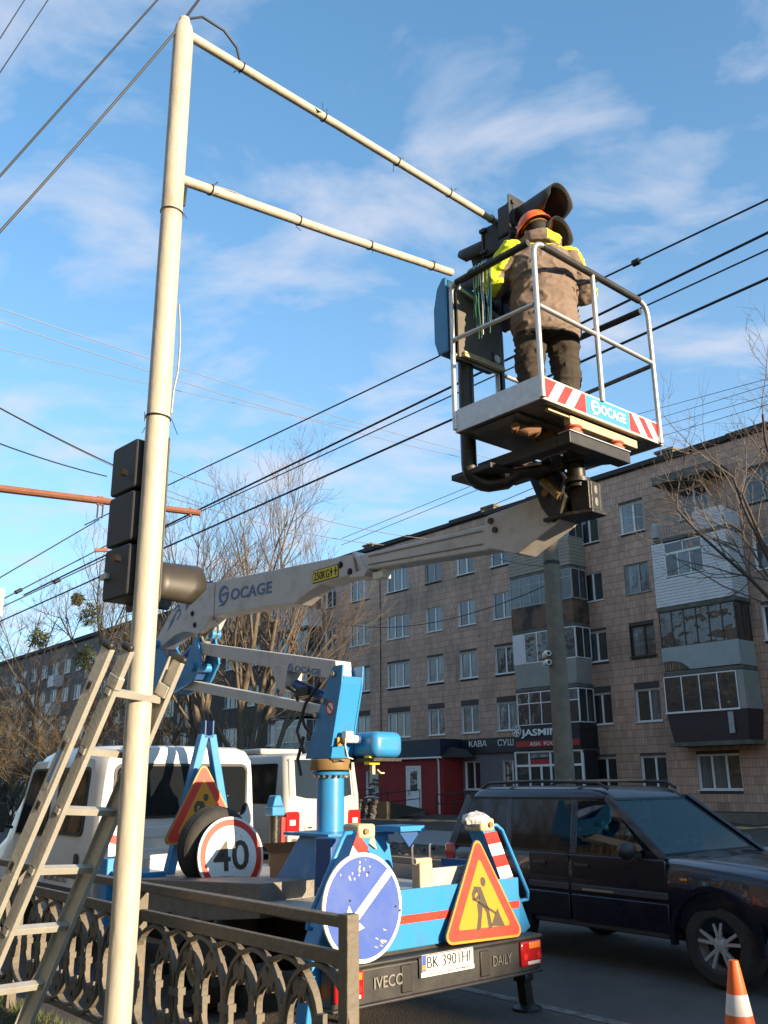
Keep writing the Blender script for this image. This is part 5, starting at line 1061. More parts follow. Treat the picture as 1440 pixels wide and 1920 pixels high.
k = MB(); g = [(.10 + .5 * i / 9, .32 + .05 * math.sin(i * 1.7), -.075 + .02 * math.sin(i * 2.3)) for i in range(10)]; bp_(k.tube(g, [.03 + .018 * math.sin(i * 1.9) ** 2 for i in range(10)], 10), 'torn_sleeve', 'leafdry')
pv = [(.19, .86, .72), (.19, .86, -.18)] + bend((.19, .86, -.18), (.19, .86, -.33), (.32, .80, -.33)) + [(.40, .70, -.32)] + [(.46, .62, -.25), (.70, .40, -.22)]
bp_(MB().tube(pv, .058, 20), 'lift_pipe', 'blackmetal'); bp_(MB().tube([(.19, .86, .46), (.19, .86, .50)], .0595, 20), 'pipe_band', 'ink'); bp_(MB().tube([(.38, .70, -.258), (.405, .68, -.255)], .066, 20), 'hose_clip', 'steel'); bp_(MB().tube([(.36, .72, -.26), (.56, .54, -.24)], .064, 18), 'hose_sleeve', 'ink')
# control desk on the far left corner
pn = bp_(MB().prism([(.03, .60), (.50, .60), (.50, 1.02), (.36, 1.10), (.03, 1.14)], .765, .785, 0, 'xz'), 'control_panel', 'panel', bevel=.004, smooth=0)
bp_(MB().lathe([(.001, .012), (.03, .012), (.038, .004), (.040, 0)], 18, frame4((.44, .764, .70), (1, 0, 0), (0, 0, 1))), 'gauge', 'white_print'); bp_(MB().box(.40, .48, .757, .766, .655, .745), 'gauge_plate', 'ink', smooth=0)
cv_ = [[(-.11 + .02 * s, .83 + .27 * t, w) for s, t, w in ((0, 0, .62), (0, 1, .58), (0, 1, 1.16), (0, 0, 1.32))]]
prof = [(.82, .64), (.92, .64), (.96, .76), (.96, 1.04), (.92, 1.20), (.86, 1.27), (.82, 1.26)]
bp_(MB().prism(prof, -.035, -.015, 0, 'yz'), 'side_cover', 'blue', bevel=.035, seg=3, smooth=40); bp_(MB().prism(prof, -.018, .52, 0, 'yz'), 'desk_cover', 'tealcover', bevel=.03, smooth=40)
bp_(MB().box(.06, .50, .73, .762, .60, .625).box(.06, .50, .735, .755, .63, .645), 'desk_bar', 'creambar', bevel=.004, smooth=0); bp_(MB().bar((.03, .75, 1.16), (.50, .75, 1.06), .02, .03), 'desk_edge', 'galv', smooth=0); bp_(MB().box(.50, .53, .77, .80, .05, 1.1), 'desk_post', 'ink', smooth=0); bp_(MB().tube([(.55, .80, .05), (.55, .80, .95)], .012, 8), 'desk_strut', 'galv')
gw = thing('wire_coil', 'hank of green insulated wire hung over the basket rail', 'wire', (TR @ BA @ Vector((0, .45, 1.21))), R(40.5)); g = random.Random(5)
for i in range(16):
    v = -.03 + .012 * i; lo = -.36 - g.random() * .20
    MB().tube([(-.03, v, -.02), (0, v + .004, .028), (.03, v, -.02), (.036, v + g.uniform(-.02, .02), lo * .5), (.03, v + g.uniform(-.02, .02), lo)], .0035, 5).build('strand', rng.choice(['greenwire', 'greenwire', 'whitepart', 'bluedark']), gw)

# ------------------------------------------------------------------ people
from mathutils import noise as mnoise
def limb(mb, pts, rads, n=14, flat=1.):
    mb.tube(pts, rads, n)
    for p, r in zip(pts, rads): mb.sphere(p, (r, r, r), 6)
def torso(mb, rings, n=20): mb.loft([[(cx + rx * math.cos(2 * math.pi * j / n), cy + ry * math.sin(2 * math.pi * j / n), z) for j in range(n)] for z, cx, cy, rx, ry in rings])
def fuse(mb, name, mats, parent, voxel, region, fold=0., smooth=3):
    o = mb.build(name, mats, parent, smooth=0); m = o.modifiers.new('r', 'REMESH'); m.mode = 'VOXEL'; m.voxel_size = voxel; s = o.modifiers.new('s', 'SMOOTH'); s.factor = .5; s.iterations = smooth
    bpy.context.view_layer.update(); eval_mesh(o); me = o.data
    if fold:
        for v in me.vertices:
            c = v.co; f = fold(c); 
            if f: v.co = c + v.normal * f * (mnoise.noise(Vector((c.x * 5 + c.z * 3, c.y * 5, c.z * 9 - c.x * 3))) + .9 * (1 - 2 * abs(mnoise.noise(Vector((c.x * 7 + 4 + c.z * 5, c.y * 7, c.z * 17 - c.x * 6))))) ** 3 + .25 * mnoise.noise(Vector((c.x * 22, c.y * 22, c.z * 40))))
    me.materials.clear()
    for q in mats: me.materials.append(M[q])
    for p in me.polygons: p.material_index = region(p.center, p.normal); p.use_smooth = True
    return o
def hand(parent, M4, m, side):
    """palm with four bent fingers of unequal length and a thumb from the side"""
    mb = MB(); mb.sphere((0, .045, 0), (.040, .050, .016), 8); limb(mb, [(0, -.02, 0), (0, .02, 0)], [.026, .030])
    for x, L, r in ((-.030, .060, .0085), (-.010, .074, .009), (.010, .078, .009), (.030, .068, .0088)):
        limb(mb, [(x, .075, 0), (x * 1.08, .075 + L * .5, -.012), (x * 1.06, .075 + L * .82, -.036), (x, .075 + L * .85, -.058)], [r + .001, r, r * .92, r * .8], 8)
    limb(mb, [(side * .03, .03, -.004), (side * .058, .055, -.018), (side * .062, .085, -.034)], [.013, .011, .009], 8)
    o = fuse(mb, 'glove', [m], parent, .006, lambda c, n: 0, smooth=2); o.matrix_local = M4; return o
def head_mb(mb, c, tilt=0.):
    c = Vector(c); q = Matrix.Rotation(tilt, 3, 'X'); P = lambda *a: c + q @ Vector(a)
    mb.sphere(c, (.076, .094, .105), 10); mb.sphere(P(0, .035, -.065), (.052, .055, .055), 8); mb.sphere(P(0, .098, -.018), (.013, .018, .020), 6)
    for s in (1, -1): mb.sphere(P(s * .078, -.005, -.012), (.012, .018, .030), 6)
    mb.sphere(P(0, .088, -.058), (.026, .012, .009), 6)
wk = thing('person', 'worker in taupe jacket with yellow shoulders and orange helmet standing in the basket', 'person', TR @ BA @ Vector((.44, .27, .022)), R(12))
mb = MB()
for s in (1, -1):
    limb(mb, [(s * .125, .06, .05), (s * .13, -.05, .05)], [.048, .052]); limb(mb, [(s * .125, -.02, .09), (s * .14, .01, .46), (s * .105, 0, .84)], [.082, .104, .128])
torso(mb, [(.635, 0, .0, .238, .175), (.70, 0, 0, .262, .195), (.88, 0, .0, .252, .185), (1.08, 0, .0, .248, .18), (1.22, 0, .01, .250, .175), (1.34, 0, .03, .245, .16), (1.42, 0, .045, .19, .135), (1.47, 0, .055, .11, .10)])
limb(mb, [(-.215, .03, 1.345), (-.345, .10, 1.14), (-.26, .34, 1.22), (-.20, .44, 1.29)], [.112, .100, .074, .058]); limb(mb, [(.215, .03, 1.345), (.335, .04, 1.10), (.27, .28, 1.14), (.20, .42, 1.22)], [.112, .102, .076, .058])
limb(mb, [(0, .055, 1.44), (0, .075, 1.52)], [.062, .058]); head_mb(mb, (0.0, .10, 1.60), R(-14))
def wreg(c, n):
    if c.z < .085 and abs(c.x) < .3: return 4
    if c.z < .655 and abs(c.x) < .32: return 1
    if c.z > 1.475: return 3
    if c.x * c.x + (c.y - .1) ** 2 < 0 : return 0
    if c.z > 1.385: return 2
    if abs(c.x) > .225 and c.z > 1.0:
        ax = .215 + .63 * max(0, 1.345 - c.z) * (1 if c.z > 1.13 else .6)
        if abs(c.x) > ax + (.0 if c.x < 0 else .055): return 2
    return 0
fuse(mb, 'body', ['jacket', 'trousers', 'hivis', 'skin', 'black'], wk, .0105, wreg, fold=lambda c: 0 if c.z > 1.45 else (.017 if c.z < .66 else .018))
hc = (0.0, .095, 1.635); HT = Matrix.Translation(hc) @ Matrix.Rotation(R(24), 4, 'Z') @ Matrix.Rotation(R(-20), 4, 'X')
hair = MB().sphere((0, -.012, -.02), (.084, .094, .085), 10); ho = hair.build('hair', 'hair', wk); ho.matrix_local = HT
hel = MB(); hel.lathe([(.122, .0), (.121, .035), (.109, .085), (.082, .122), (.042, .142), (.001, .147)], 28, Matrix.Diagonal((1, 1.14, 1, 1))); hel.lathe([(.118, 0.0), (.134, -.010), (.134, -.004), (.118, .008)], 28, Matrix.Diagonal((1, 1.16, 1, 1)))
hel.loft([[(x, .12 + .075 * (1 - (x / .10) ** 2), -.012 - .025 * (1 - (x / .10) ** 2)) for x in np.linspace(-.10, .10, 9)], [(x, .118, .006) for x in np.linspace(-.10, .10, 9)]], closed=False, caps=False)
for x in (-.03, 0, .03): hel.tube([(x, .13 * math.cos(R(a)) * .98, .145 * math.sin(R(a)) + .004) for a in range(15, 170, 15)], .007, 6)
h = hel.build('helmet', 'helmet', wk, smooth=50); h.matrix_local = HT; s = h.modifiers.new('s', 'SOLIDIFY'); s.thickness = .003
hs2 = MB().lathe([(.099, -.015), (.102, .02), (.098, .02), (.095, -.015)], 20, Matrix.Diagonal((1, 1.14, 1, 1))).build('helmet_strap', 'grease', wk); hs2.matrix_local = HT
hd_ = MB(); hd_.tube([(-.125, .10, 1.44), (-.13, .02, 1.445), (-.09, -.065, 1.45), (0, -.10, 1.452), (.09, -.065, 1.45), (.13, .02, 1.445), (.125, .10, 1.44)], [.028, .046, .058, .062, .058, .046, .028], 12)
hd2 = fuse(hd_, 'hood', ['jacket', 'hivis'], wk, .011, lambda c, n: 1 if (.0 < c.x < .118 and c.z > 1.41) else 0, fold=lambda c: .012)
hand(wk, Matrix.Translation((-.19, .47, 1.31)) @ Matrix.Rotation(R(-20), 4, 'Z') @ Matrix.Rotation(R(30), 4, 'X'), 'black', 1); hand(wk, Matrix.Translation((.18, .45, 1.24)) @ Matrix.Rotation(R(25), 4, 'Z') @ Matrix.Rotation(R(30), 4, 'X'), 'black', -1)
ey = MB()
for s in (1, -1): ey.sphere((s * .03, .088, .0), .011, 6)
e_ = ey.build('eyes', 'white_print', wk); e_.matrix_local = Matrix.Translation((0, .09, 1.585)) @ Matrix.Rotation(R(-14), 4, 'X')

# ------------------------------------------------------------------ signal mast, arms and signal heads
sm_ = thing('signal_mast', 'tall cream-painted steel mast with two long arms reaching over the road', 'mast', (-1.197, 4.477, 0), R(43))
k = MB(); zs = [(.4, .062), (6.05, .060), (6.18, .060), (6.24, .050), (6.275, .034), (6.30, .032)]
part(MB().tube([(0, 0, z) for z, r in zs], [r for z, r in zs], 28), 'shaft', 'pole', sm_)
part(MB().tube([(.045, 0, 6.20), (1.2, 0, 6.205), (2.93, 0, 6.20)], [.030, .029, .0285], 14), 'upper_arm', 'pole', sm_); part(MB().tube([(.045, 0, 5.17), (1.2, 0, 5.325), (2.36, 0, 5.50)], [.030, .029, .0285], 14), 'lower_arm', 'pole', sm_)
part(MB().lathe([(.058, 5.05), (.075, 5.10), (.075, 5.22), (.058, 5.27)], 8, Matrix.Translation((.012, 0, 0)) @ Matrix.Diagonal((.5, .5, 1, 1))), 'weld', 'pole', sm_)
def tie(p, ax, r, tails=2):
    p = Vector(p); ax = Vector(ax).normalized(); a = ax.orthogonal().normalized(); b = ax.cross(a); kk = MB()
    for o_ in (0, .006): kk.tube([p + ax * (o_ + .004 * math.sin(t)) + (a * math.cos(t) + b * math.sin(t)) * (r + .003) for t in np.linspace(0, 6.28, 19)], .0022, 5)
    for i in range(tails): e = p + (a * rng.uniform(-1, 1) + b * rng.uniform(-1, 1)).normalized() * (r + .01); kk.tube([e, e + Vector((rng.uniform(-.03, .03), rng.uniform(-.03, .03), rng.uniform(-.05, .03))), e + Vector((rng.uniform(-.05, .05), rng.uniform(-.05, .05), rng.uniform(-.07, .04)))], .002, 4)
    return part(kk, 'wire_tie', 'wire', sm_)
for x in (.42, 1.10, 1.80, 2.36, 2.86): tie((x, 0, 6.203), (1, 0, 0), .030)
for x, z in ((.24, 5.196), (.90, 5.287), (1.52, 5.373), (2.14, 5.466)): tie((x, 0, z), (1, 0, .13), .030)
tie((0, 0, 4.92), (0, 0, 1), .061, 3); tie((0, 0, 3.66), (0, 0, 1), .062, 3)
part(MB().tube([(.0, .0, 6.30), (.12, .0, 6.40), (.28, 0, 6.40), (.38, 0, 6.33), (.41, 0, 6.235)], .008, 8), 'cable', 'wire', sm_)
part(MB().tube([(.42, .0, 6.238), (.7, .012, 6.24), (.9, .02, 6.236), (1.0, .028, 6.20), (1.1, .01, 6.235), (1.35, .0, 6.24), (1.8, 0, 6.236), (2.86, 0, 6.236)], .006, 6), 'cable', 'wirepale', sm_); part(MB().tube([(.95, -.01, 6.236), (1.03, -.035, 6.19), (1.10, -.01, 6.22)], .005, 6), 'cable', 'wire', sm_)
part(MB().tube([(.24, 0, 5.232), (.40, 0, 5.262), (.5, .005, 5.27), (.9, 0, 5.322)], .005, 6), 'cable', 'wirepale', sm_); part(MB().tube([(.09, .0, 5.148), (.075, -.01, 5.12), (.066, -.02, 5.05), (.063, -.02, 4.99)], .008, 6), 'cable', 'wire', sm_)
part(MB().tube([(.066, -.03, 4.35), (.075, -.035, 4.25), (.085, -.035, 4.10), (.085, -.03, 3.95), (.07, -.025, 3.84), (.066, -.02, 3.70)], .006, 6), 'cable', 'wirepale', sm_)

def hood_mb(r, L, n=22, a0=-38, a1=218, cutb=.35, fl=.04):
    """open tunnel visor along +x, cut back towards the bottom"""
    rings = []
    for i in range(5):
        t = i / 4; rings.append([(L * t * (1 - cutb * max(0, -math.sin(R(a))) * 1.2), r * (1 + fl * t) * math.cos(R(a)), r * (1 + fl * t) * math.sin(R(a))) for a in np.linspace(a0, a1, n)])
    return MB().loft(rings, 0, caps=False, closed=False)
def signal(label, loc, head, n=3, hh=.29, w=.30, d=.15, hoods=((0, .26),), r=.105, plate=None, group=None, hm='hood', lm='glassdark', dz=0., fl=.04):
    t = thing('traffic_light', label, 'traffic light', loc, R(head), 'traffic signal heads')
    for i in range(n):
        z = i * hh
        h_ = part(MB().prism(rrect(-w / 2 + .012, w / 2 - .012, z + .006, z + hh - .006, .022), 0, d, 0, 'yz'), 'section', 'sigback', t, bevel=.009, seg=2, smooth=40)
        part(MB().prism(rrect(-w / 2, w / 2, z + .002, z + hh - .002, .03), d, d + .02, 0, 'yz'), 'front_frame', 'black', h_, bevel=.004)
        part(MB().lathe([(r - .01, 0), (r - .02, .012), (.05, .022), (.001, .025)], 24, frame4((d + .02, 0, z + hh / 2), (0, 1, 0), (0, 0, 1))), 'lens', lm, h_)
        for s in (1, -1): part(MB().box(d - .03, d + .03, s * w / 2 - .012, s * w / 2 + .012, z + .03, z + .06).box(d - .03, d + .03, s * w / 2 - .012, s * w / 2 + .012, z + hh - .06, z + hh - .03), 'latch', 'black', h_, smooth=0)
    for i, L in hoods:
        o = hood_mb(r, L, fl=fl).build('visor', hm, t, smooth=40, fix=False); o.location = (d + .018, 0, i * hh + hh / 2 + dz); s = o.modifiers.new('s', 'SOLIDIFY'); s.thickness = .004
    if plate:
        y0, y1 = plate; part(MB().prism(rrect(y0, y1, -.03, n * hh + .03, .03), d + .004, d + .012, 0, 'yz'), 'back_plate', 'black', t, smooth=0)
    return t
s1 = signal('dark three-section signal head fixed low on the mast, seen from behind', (-1.385, 4.56, 2.70), 44, hh=.285, hoods=((0, .29),), w=.29, r=.135, fl=.10, dz=-.045, plate=(-.185, .16))
part(MB().box(-.02, -.002, .06, .13, .12, .15), 'maker_plate', 'galv', s1, smooth=0); part(MB().tube([(-.02, -.06, .2), (-.06, -.08, .2)], .02, 8).tube([(-.02, -.06, .66), (-.06, -.08, .66)], .02, 8), 'clamp', 'blackmetal', s1)
for i, z in enumerate((.66, .36)): part(MB().prism([(.16, z), (.30, z - .03), (.30, z - .05), (.16, z + .12)], .145, .15, 0, 'xz'), 'side_visor', 'wirepale', s1, smooth=0)
s2 = signal('signal head at the arm ends facing left, its pointed visor dark against the sky', (1.05, 6.54, 5.33), 138, hoods=((2, .28), (1, .26), (0, .26)), hm='black')
s3 = signal('signal head above the worker with two long dark visors facing right', (1.05, 6.45, 5.385), -48, hoods=((2, .36), (1, .34)), fl=.16, r=.125, w=.32, hm='black', plate=(-.20, .20))
# ------------------------------------------------------------------ signs and loose things on the truck
def base_sign(name, label, M4, group=None, cat='road sign'):
    t = thing(name, label, cat, group=group); t.matrix_world = M4; return t
def works_sign(label, M4):
    t = base_sign('road_works_sign', label, M4, 'yellow triangular road works signs'); I = Matrix()
    part(MB().prism(rtri(.90, .05), -.022, 0, 0, 'xy'), 'back_plate', 'boxsteel', t, bevel=.004, smooth=0)
    part(MB().prism(rtri(.89, .05), .0005, .0015, 0, 'xy'), 'yellow_edge', 'yellowsign', t, smooth=0)
    S = lambda side, r: [(x, y + (.89 - side) * .2887 + .003) for x, y in rtri(side, r)]
    part(MB().prism(S(.84, .04), .002, .003, 0, 'xy'), 'red_band', 'redsign', t, smooth=0); part(MB().prism(S(.585, .018), .0035, .0045, 0, 'xy'), 'yellow_field', 'yellowsign', t, smooth=0)
    k = MB(); I2 = Matrix.Diagonal((.9, .9, 1, 1)) @ Matrix.Translation((.02, .035, 0))
    for poly in ([(-.015, .47), (-.03, .45), (-.03, .42), (-.015, .395), (.01, .39), (.03, .41), (.035, .44), (.02, .465)],
                 [(-.11, .40), (-.03, .39), (.005, .31), (.045, .22), (.075, .06), (.025, .05), (.01, .185), (-.03, .235), (-.095, .25), (-.06, .31), (-.085, .355)],
                 [(-.095, .25), (-.025, .235), (-.045, .16), (-.075, .05), (-.125, .055), (-.09, .17)],
                 [(-.11, .40), (-.08, .355), (-.11, .33), (-.113, .285), (-.145, .285), (-.148, .345)], [(-.06, .335), (-.05, .30), (-.11, .28), (-.12, .30)],
                 [(-.14, .31), (-.13, .288), (.125, .160), (.135, .182)], [(.06, .075), (.235, .06), (.19, .135), (.155, .21), (.115, .165), (.09, .125)]):
        k.mprism(poly, I2, .005, .0058)
    part(k, 'digging_figure', 'olive', t, smooth=0); return t
TS = lambda x, y, z, lean=0., roll=0.: TR @ frame4((x, y, z), (0, -1, 0), (lean, 0, 1)) @ Matrix.Rotation(roll, 4, 'Z')
works_sign('large yellow road works triangle leaning on the blue tail panel', TS(-.05, -.405, .62, .10, R(-1.5)))
works_sign('yellow road works triangle half hidden behind the spare tyre', TS(3.40, .11, 1.215, .06, R(1)) @ Matrix.Scale(1.05, 4))
b = base_sign('direction_sign', 'round blue sign with a white arrow pointing down left on the truck tail', TS(-.06, .81, .965, .05) @ Matrix.Rotation(R(0), 4, 'Z'))
C_ = lambda r, n=48: arc(0, 0, r, 0, 360, n)[:-1]
part(MB().prism(C_(.355), -.02, 0, 0, 'xy'), 'back_plate', 'creamsign', b, bevel=.004); part(MB().prism(C_(.352), .0005, .0015, 0, 'xy'), 'white_rim', 'creamsign', b, smooth=0); part(MB().prism(C_(.328), .002, .003, 0, 'xy'), 'blue_field', 'bluesign', b, smooth=0)
part(MB().mprism([(-.10, -.028), (.322, -.028), (.322, .028), (-.10, .028), (-.085, .10), (-.30, 0), (-.085, -.10)], Matrix.Rotation(R(41), 4, 'Z'), .0035, .0045), 'arrow', 'creamsign', b, smooth=0)
k = MB(); g = random.Random(8)
for i in range(15):
    a = g.uniform(70, 135); rr = g.uniform(.20, .31); c = (rr * math.cos(R(a)), rr * math.sin(R(a))); s_ = g.uniform(.003, .010); k.prism([(c[0] + s_ * g.uniform(.5, 1) * math.cos(t), c[1] + s_ * 1.7 * g.uniform(.5, 1) * math.sin(t)) for t in np.linspace(0, 5.6, 7)], .0033, .0037, 0, 'xy')
for i in range(9):
    a = g.uniform(285, 325); rr = g.uniform(.235, .30); c = (rr * math.cos(R(a)), rr * math.sin(R(a))); k.prism([(c[0] + .022 * g.uniform(.4, 1) * math.cos(t + 1), c[1] + .010 * g.uniform(.4, 1) * math.sin(t)) for t in np.linspace(0, 5.6, 7)], .0033, .0037, 0, 'xy')
part(k, 'chipped_spots', 'creambar', b, smooth=0)
for x, y in ((.33, -.05), (-.12, .05), (.05, .22), (.29, -.02)): part(MB().prism([(x + .008 * math.cos(t), y + .008 * math.sin(t)) for t in np.linspace(0, 5.5, 8)], .0045, .009, 0, 'xy'), 'screw', 'ink', b, smooth=0)
b = base_sign('speed_limit_sign', 'round 40 speed limit sign standing against the spare tyre', TS(2.42, .375, 1.145, .14))
part(MB().prism(C_(.352), -.02, 0, 0, 'xy'), 'back_plate', 'galv', b, bevel=.004); part(MB().prism(C_(.350), .0005, .0015, 0, 'xy'), 'white_field', 'whitesign', b, smooth=0)
k = MB(); ring_strip(k, C_(.328), C_(.272), Matrix(), .002, .003); part(k, 'red_ring', 'redsign', b, smooth=0)
letters('4', Matrix.Translation((-.19, -.125, .002)), .18, .26, 'olive', b, bold=.012); letters('0', Matrix.Translation((.005, -.125, .002)), .185, .265, 'olive', b, bold=.012)
k = MB()
for i in range(22):
    a = g.uniform(0, 6.28); rr = g.uniform(.08, .24); x, y = rr * math.cos(a), rr * math.sin(a); L_ = g.uniform(.008, .035); q = g.uniform(0, 3.1); k.prism([(x, y), (x + L_ * math.cos(q), y + L_ * math.sin(q)), (x + L_ * math.cos(q) + .003, y + L_ * math.sin(q) + .003), (x + .003, y + .003)], .0016, .0019, 0, 'xy')
part(k, 'scratches', 'boxsteel', b, smooth=0)
ty = thing('spare_tyre', 'spare tyre standing on the deck behind the speed limit sign', 'tyre'); ty.matrix_world = TR @ Matrix.Translation((2.68, .42, 1.235)) @ Matrix.Rotation(R(4), 4, 'Z') @ Matrix.Rotation(R(90 - 7), 4, 'Y')
w_ = .23; part(MB().lathe([(.19, -w_ / 2), (.22, -w_ / 2 - .008), (.29, -w_ / 2 - .006), (.335, -w_ / 2 + .02), (.352, -w_ / 2 + .05), (.352, w_ / 2 - .05), (.335, w_ / 2 - .02), (.29, w_ / 2 + .006), (.22, w_ / 2 + .008), (.19, w_ / 2)], 40), 'tyre', 'rubber', ty)
for z in (-.05, 0, .05): k = MB(); ring_strip(k, C_(.3545, 40), C_(.348, 40), Matrix(), z - .016, z + .016); part(k, 'tread_rib', 'rubber', ty, smooth=40)
part(MB().lathe([(.20, -.06), (.20, .06), (.12, .03), (.001, .03)], 28), 'rim', 'blackmetal', ty)
cx = thing('cardboard_box', 'crumpled cardboard box on the deck beside the pedestal', 'box'); cx.matrix_world = TR @ Matrix.Translation((2.05, -.12, .93)) @ Matrix.Rotation(R(20), 4, 'Z')
part(MB().loft([[(-.2, -.16, 0), (.2, -.16, 0), (.2, .16, 0), (-.2, .16, 0)], [(-.19, -.17, .24), (.21, -.15, .27), (.2, .17, .23), (-.2, .15, .26)]], 0), 'carton', 'cardboard', cx, smooth=0); part(MB().add([(-.19, -.17, .24), (.21, -.15, .27), (.28, -.30, .34), (-.16, -.31, .30)], [(0, 1, 2, 3)]).add([(.2, .17, .23), (-.2, .15, .26), (-.22, .24, .36), (.2, .28, .33)], [(0, 1, 2, 3)]), 'flap', 'cardboard', cx, smooth=0)
bg = thing('plastic_bag', 'crumpled clear plastic bag over the right outrigger head', 'bag'); bg.matrix_world = TR @ Matrix.Translation((.20, -.60, 1.49))
k = MB().sphere((0, 0, 0), 1, 9); k.v = [(x * .10 * (1 + .35 * mnoise.noise(Vector((x * 2, y * 2, z * 2)))), y * .13 * (1 + .35 * mnoise.noise(Vector((x * 2.3 + 5, y * 2, z * 2)))), z * .06 * (1 + .5 * mnoise.noise(Vector((x * 3, y * 3 + 3, z * 3))))) for x, y, z in k.v]; part(k, 'bag', 'plasticbag', bg, smooth=25)

# ------------------------------------------------------------------ railing of cast rings beside the mast
fx = world_of((-1.348, 5.146, 0), R(130.5)); fe = thing('ring_fence', 'grey steel railing with interlaced cast rings along the lawn edge', 'fence'); fe.matrix_world = fx
PX = (-1.847, -.113, 1.621, 3.355, 5.09)
for x in PX:
    top = 1.318 if x < -1 else 1.265
    part(MB().box(x - .029, x + .029, -.029, .029, .42, top), 'post', 'fence', fe, bevel=.004, smooth=0)
for x0, x1 in zip(PX, PX[1:]):
    if x0 < -1: part(MB().box(x0 + .031, x1 - .002, -.025, .025, 1.268, 1.309), 'top_rail', 'fence', fe, bevel=.004, smooth=0)
    else: part(MB().box(x0 + .002, x1 - .002, -.025, .025, 1.268, 1.309), 'top_rail', 'fence', fe, bevel=.004, smooth=0)
    part(MB().box(x0 + .031, x1 - .031, -.016, .016, 1.130, 1.183), 'rail', 'fence', fe, bevel=.003, smooth=0); part(MB().box(x0 + .031, x1 - .031, -.016, .016, .578, .600), 'rail', 'fence', fe, bevel=.003, smooth=0)
def oval(a, b, t, d, n=40):
    k = MB(); O = [(a * math.cos(q) * (1 + .06 * math.sin(2 * q) ** 2), b * math.sin(q)) for q in np.linspace(0, 2 * math.pi, n + 1)[:-1]]; I = [(x * (a - t) / a, z * (b - t) / b) for x, z in O]
    ring_strip(k, O, I, Matrix(((1, 0, 0, 0), (0, 0, 1, 0), (0, 1, 0, 0), (0, 0, 0, 1))), -d / 2, d / 2); return k
r_big = oval(.224, .266, .016, .036).mesh('ring', 'fence', smooth=40); r_sm = oval(.098, .150, .012, .028).mesh('inner_ring', 'fence', smooth=40)
kn_ = MB().box(-.034, .034, -.026, .026, -.016, .016).box(-.020, .020, -.023, .023, -.085, -.016).box(-.020, .020, -.023, .023, .016, .085).mesh('collar', 'fence', smooth=0); cl = MB().prism([(-.052, .034), (-.034, -.04), (-.014, -.02), (0, -.052), (.014, -.02), (.034, -.04), (.052, .034), (.022, .046), (0, .018), (-.022, .046)], -.018, .018, 0, 'xz').mesh('claw', 'fence', smooth=0)
for p0 in (-1.667, .068, 1.80, 3.535):
    for i in range(7):
        x = p0 + i * .225; inst(r_big, 'ring', fe, Matrix.Translation((x, .005 * (-1) ** i, .863)))
        inst(kn_, 'collar', fe, Matrix.Translation((x, 0, .863)))
        if i < 6:
            inst(r_sm, 'inner_ring', fe, Matrix.Translation((x + .1125, 0, .863))); inst(cl, 'claw', fe, Matrix.Translation((x + .1125, .0, 1.02))); inst(cl, 'claw', fe, Matrix.Translation((x + .1125, .0, .716)) @ Matrix.Rotation(math.pi, 4, 'Y'))

# ------------------------------------------------------------------ aluminium ladder leaning to the mast
ca, sa = math.cos(R(55.18)), math.sin(R(55.18)); ce, se = math.cos(R(115.18)), math.sin(R(115.18)); tt = R(-3.67)
r0 = Vector((ca, sa, 0)); s0 = Vector((-sa * ce, ca * ce, se)); lr = r0 * math.cos(tt) + s0 * math.sin(tt); ls = s0 * math.cos(tt) - r0 * math.sin(tt); ln = lr.cross(ls)
ld = thing('ladder', 'worn aluminium extension ladder leaning against the cream mast', 'ladder'); ld.matrix_world = Matrix(((lr[0], -ln[0], ls[0], -1.84), (lr[1], -ln[1], ls[1], 4.53), (lr[2], -ln[2], ls[2], .90), (0, 0, 0, 1)))
sp, LW = .29, .33
def stile(x, y, z0, z1, s):
    k = MB(); h, t = (.034 if s < 0 or x < .1 else .048), .0035   # channel: web and two flanges
    k.box(x - t, x + t, y - h, y + h, z0, z1); k.box(min(x, x - s * .024), max(x, x - s * .024), y - h - .0001, y - h + .005, z0, z1); k.box(min(x, x - s * .024), max(x, x - s * .024), y + h - .005, y + h + .0001, z0, z1)
    st_ = part(k, 'stile', 'alu', ld, smooth=0, bevel=.001); part(MB().box(x - .016, x + .016, y - h - .004, y + h + .004, z1 - .006, z1 + .03), 'cap', 'black', st_, bevel=.014, seg=3); return st_
for x, s in ((0, 1), (LW, -1)): stile(x, 0, -.42, 1.66, -s)
stile(-.075, .045, -.5, 1.64, -1)
for kx in range(-1, 6):
    z = kx * sp; part(MB().box(-.01, LW + .01, -.017, .017, z - .014, z + .014).box(.01, LW - .01, -.019, .019, z + .0142, z + .017), 'rung', 'alu', ld, bevel=.003, smooth=0)
    for x, y in ((0, 0), (-.075, .045)): part(MB().box(x - .008, x - .004, y - .015, y + .015, z - .022, z + .022), 'rung_end', 'boxsteel', ld, smooth=0); part(MB().box(x - .0095, x - .0078, y - .009, y + .009, z - .014, z + .014), 'rung_hole', 'ink', ld, smooth=0)
for x in (.012, LW - .012): part(MB().box(x - .018, x + .018, -.040, .040, 5 * sp + .02, 5 * sp + .08), 'guide_bracket', 'alu', ld, bevel=.004, smooth=0)
part(MB().box(-.0815, -.079, .030, .062, .95, 1.20), 'maker_label', 'galv', ld, smooth=0); part(MB().mprism([(0, 0), (.2, 0), (.2, .02), (0, .02)], Matrix.Translation((-.082, .056, .98)) @ Matrix.Rotation(R(-90), 4, 'Y') @ Matrix.Rotation(R(180), 4, 'X'), 0, .0005), 'label_print', 'letterblue', ld, smooth=0)
ld['label'] = 'worn aluminium extension ladder leaning against the cream mast'

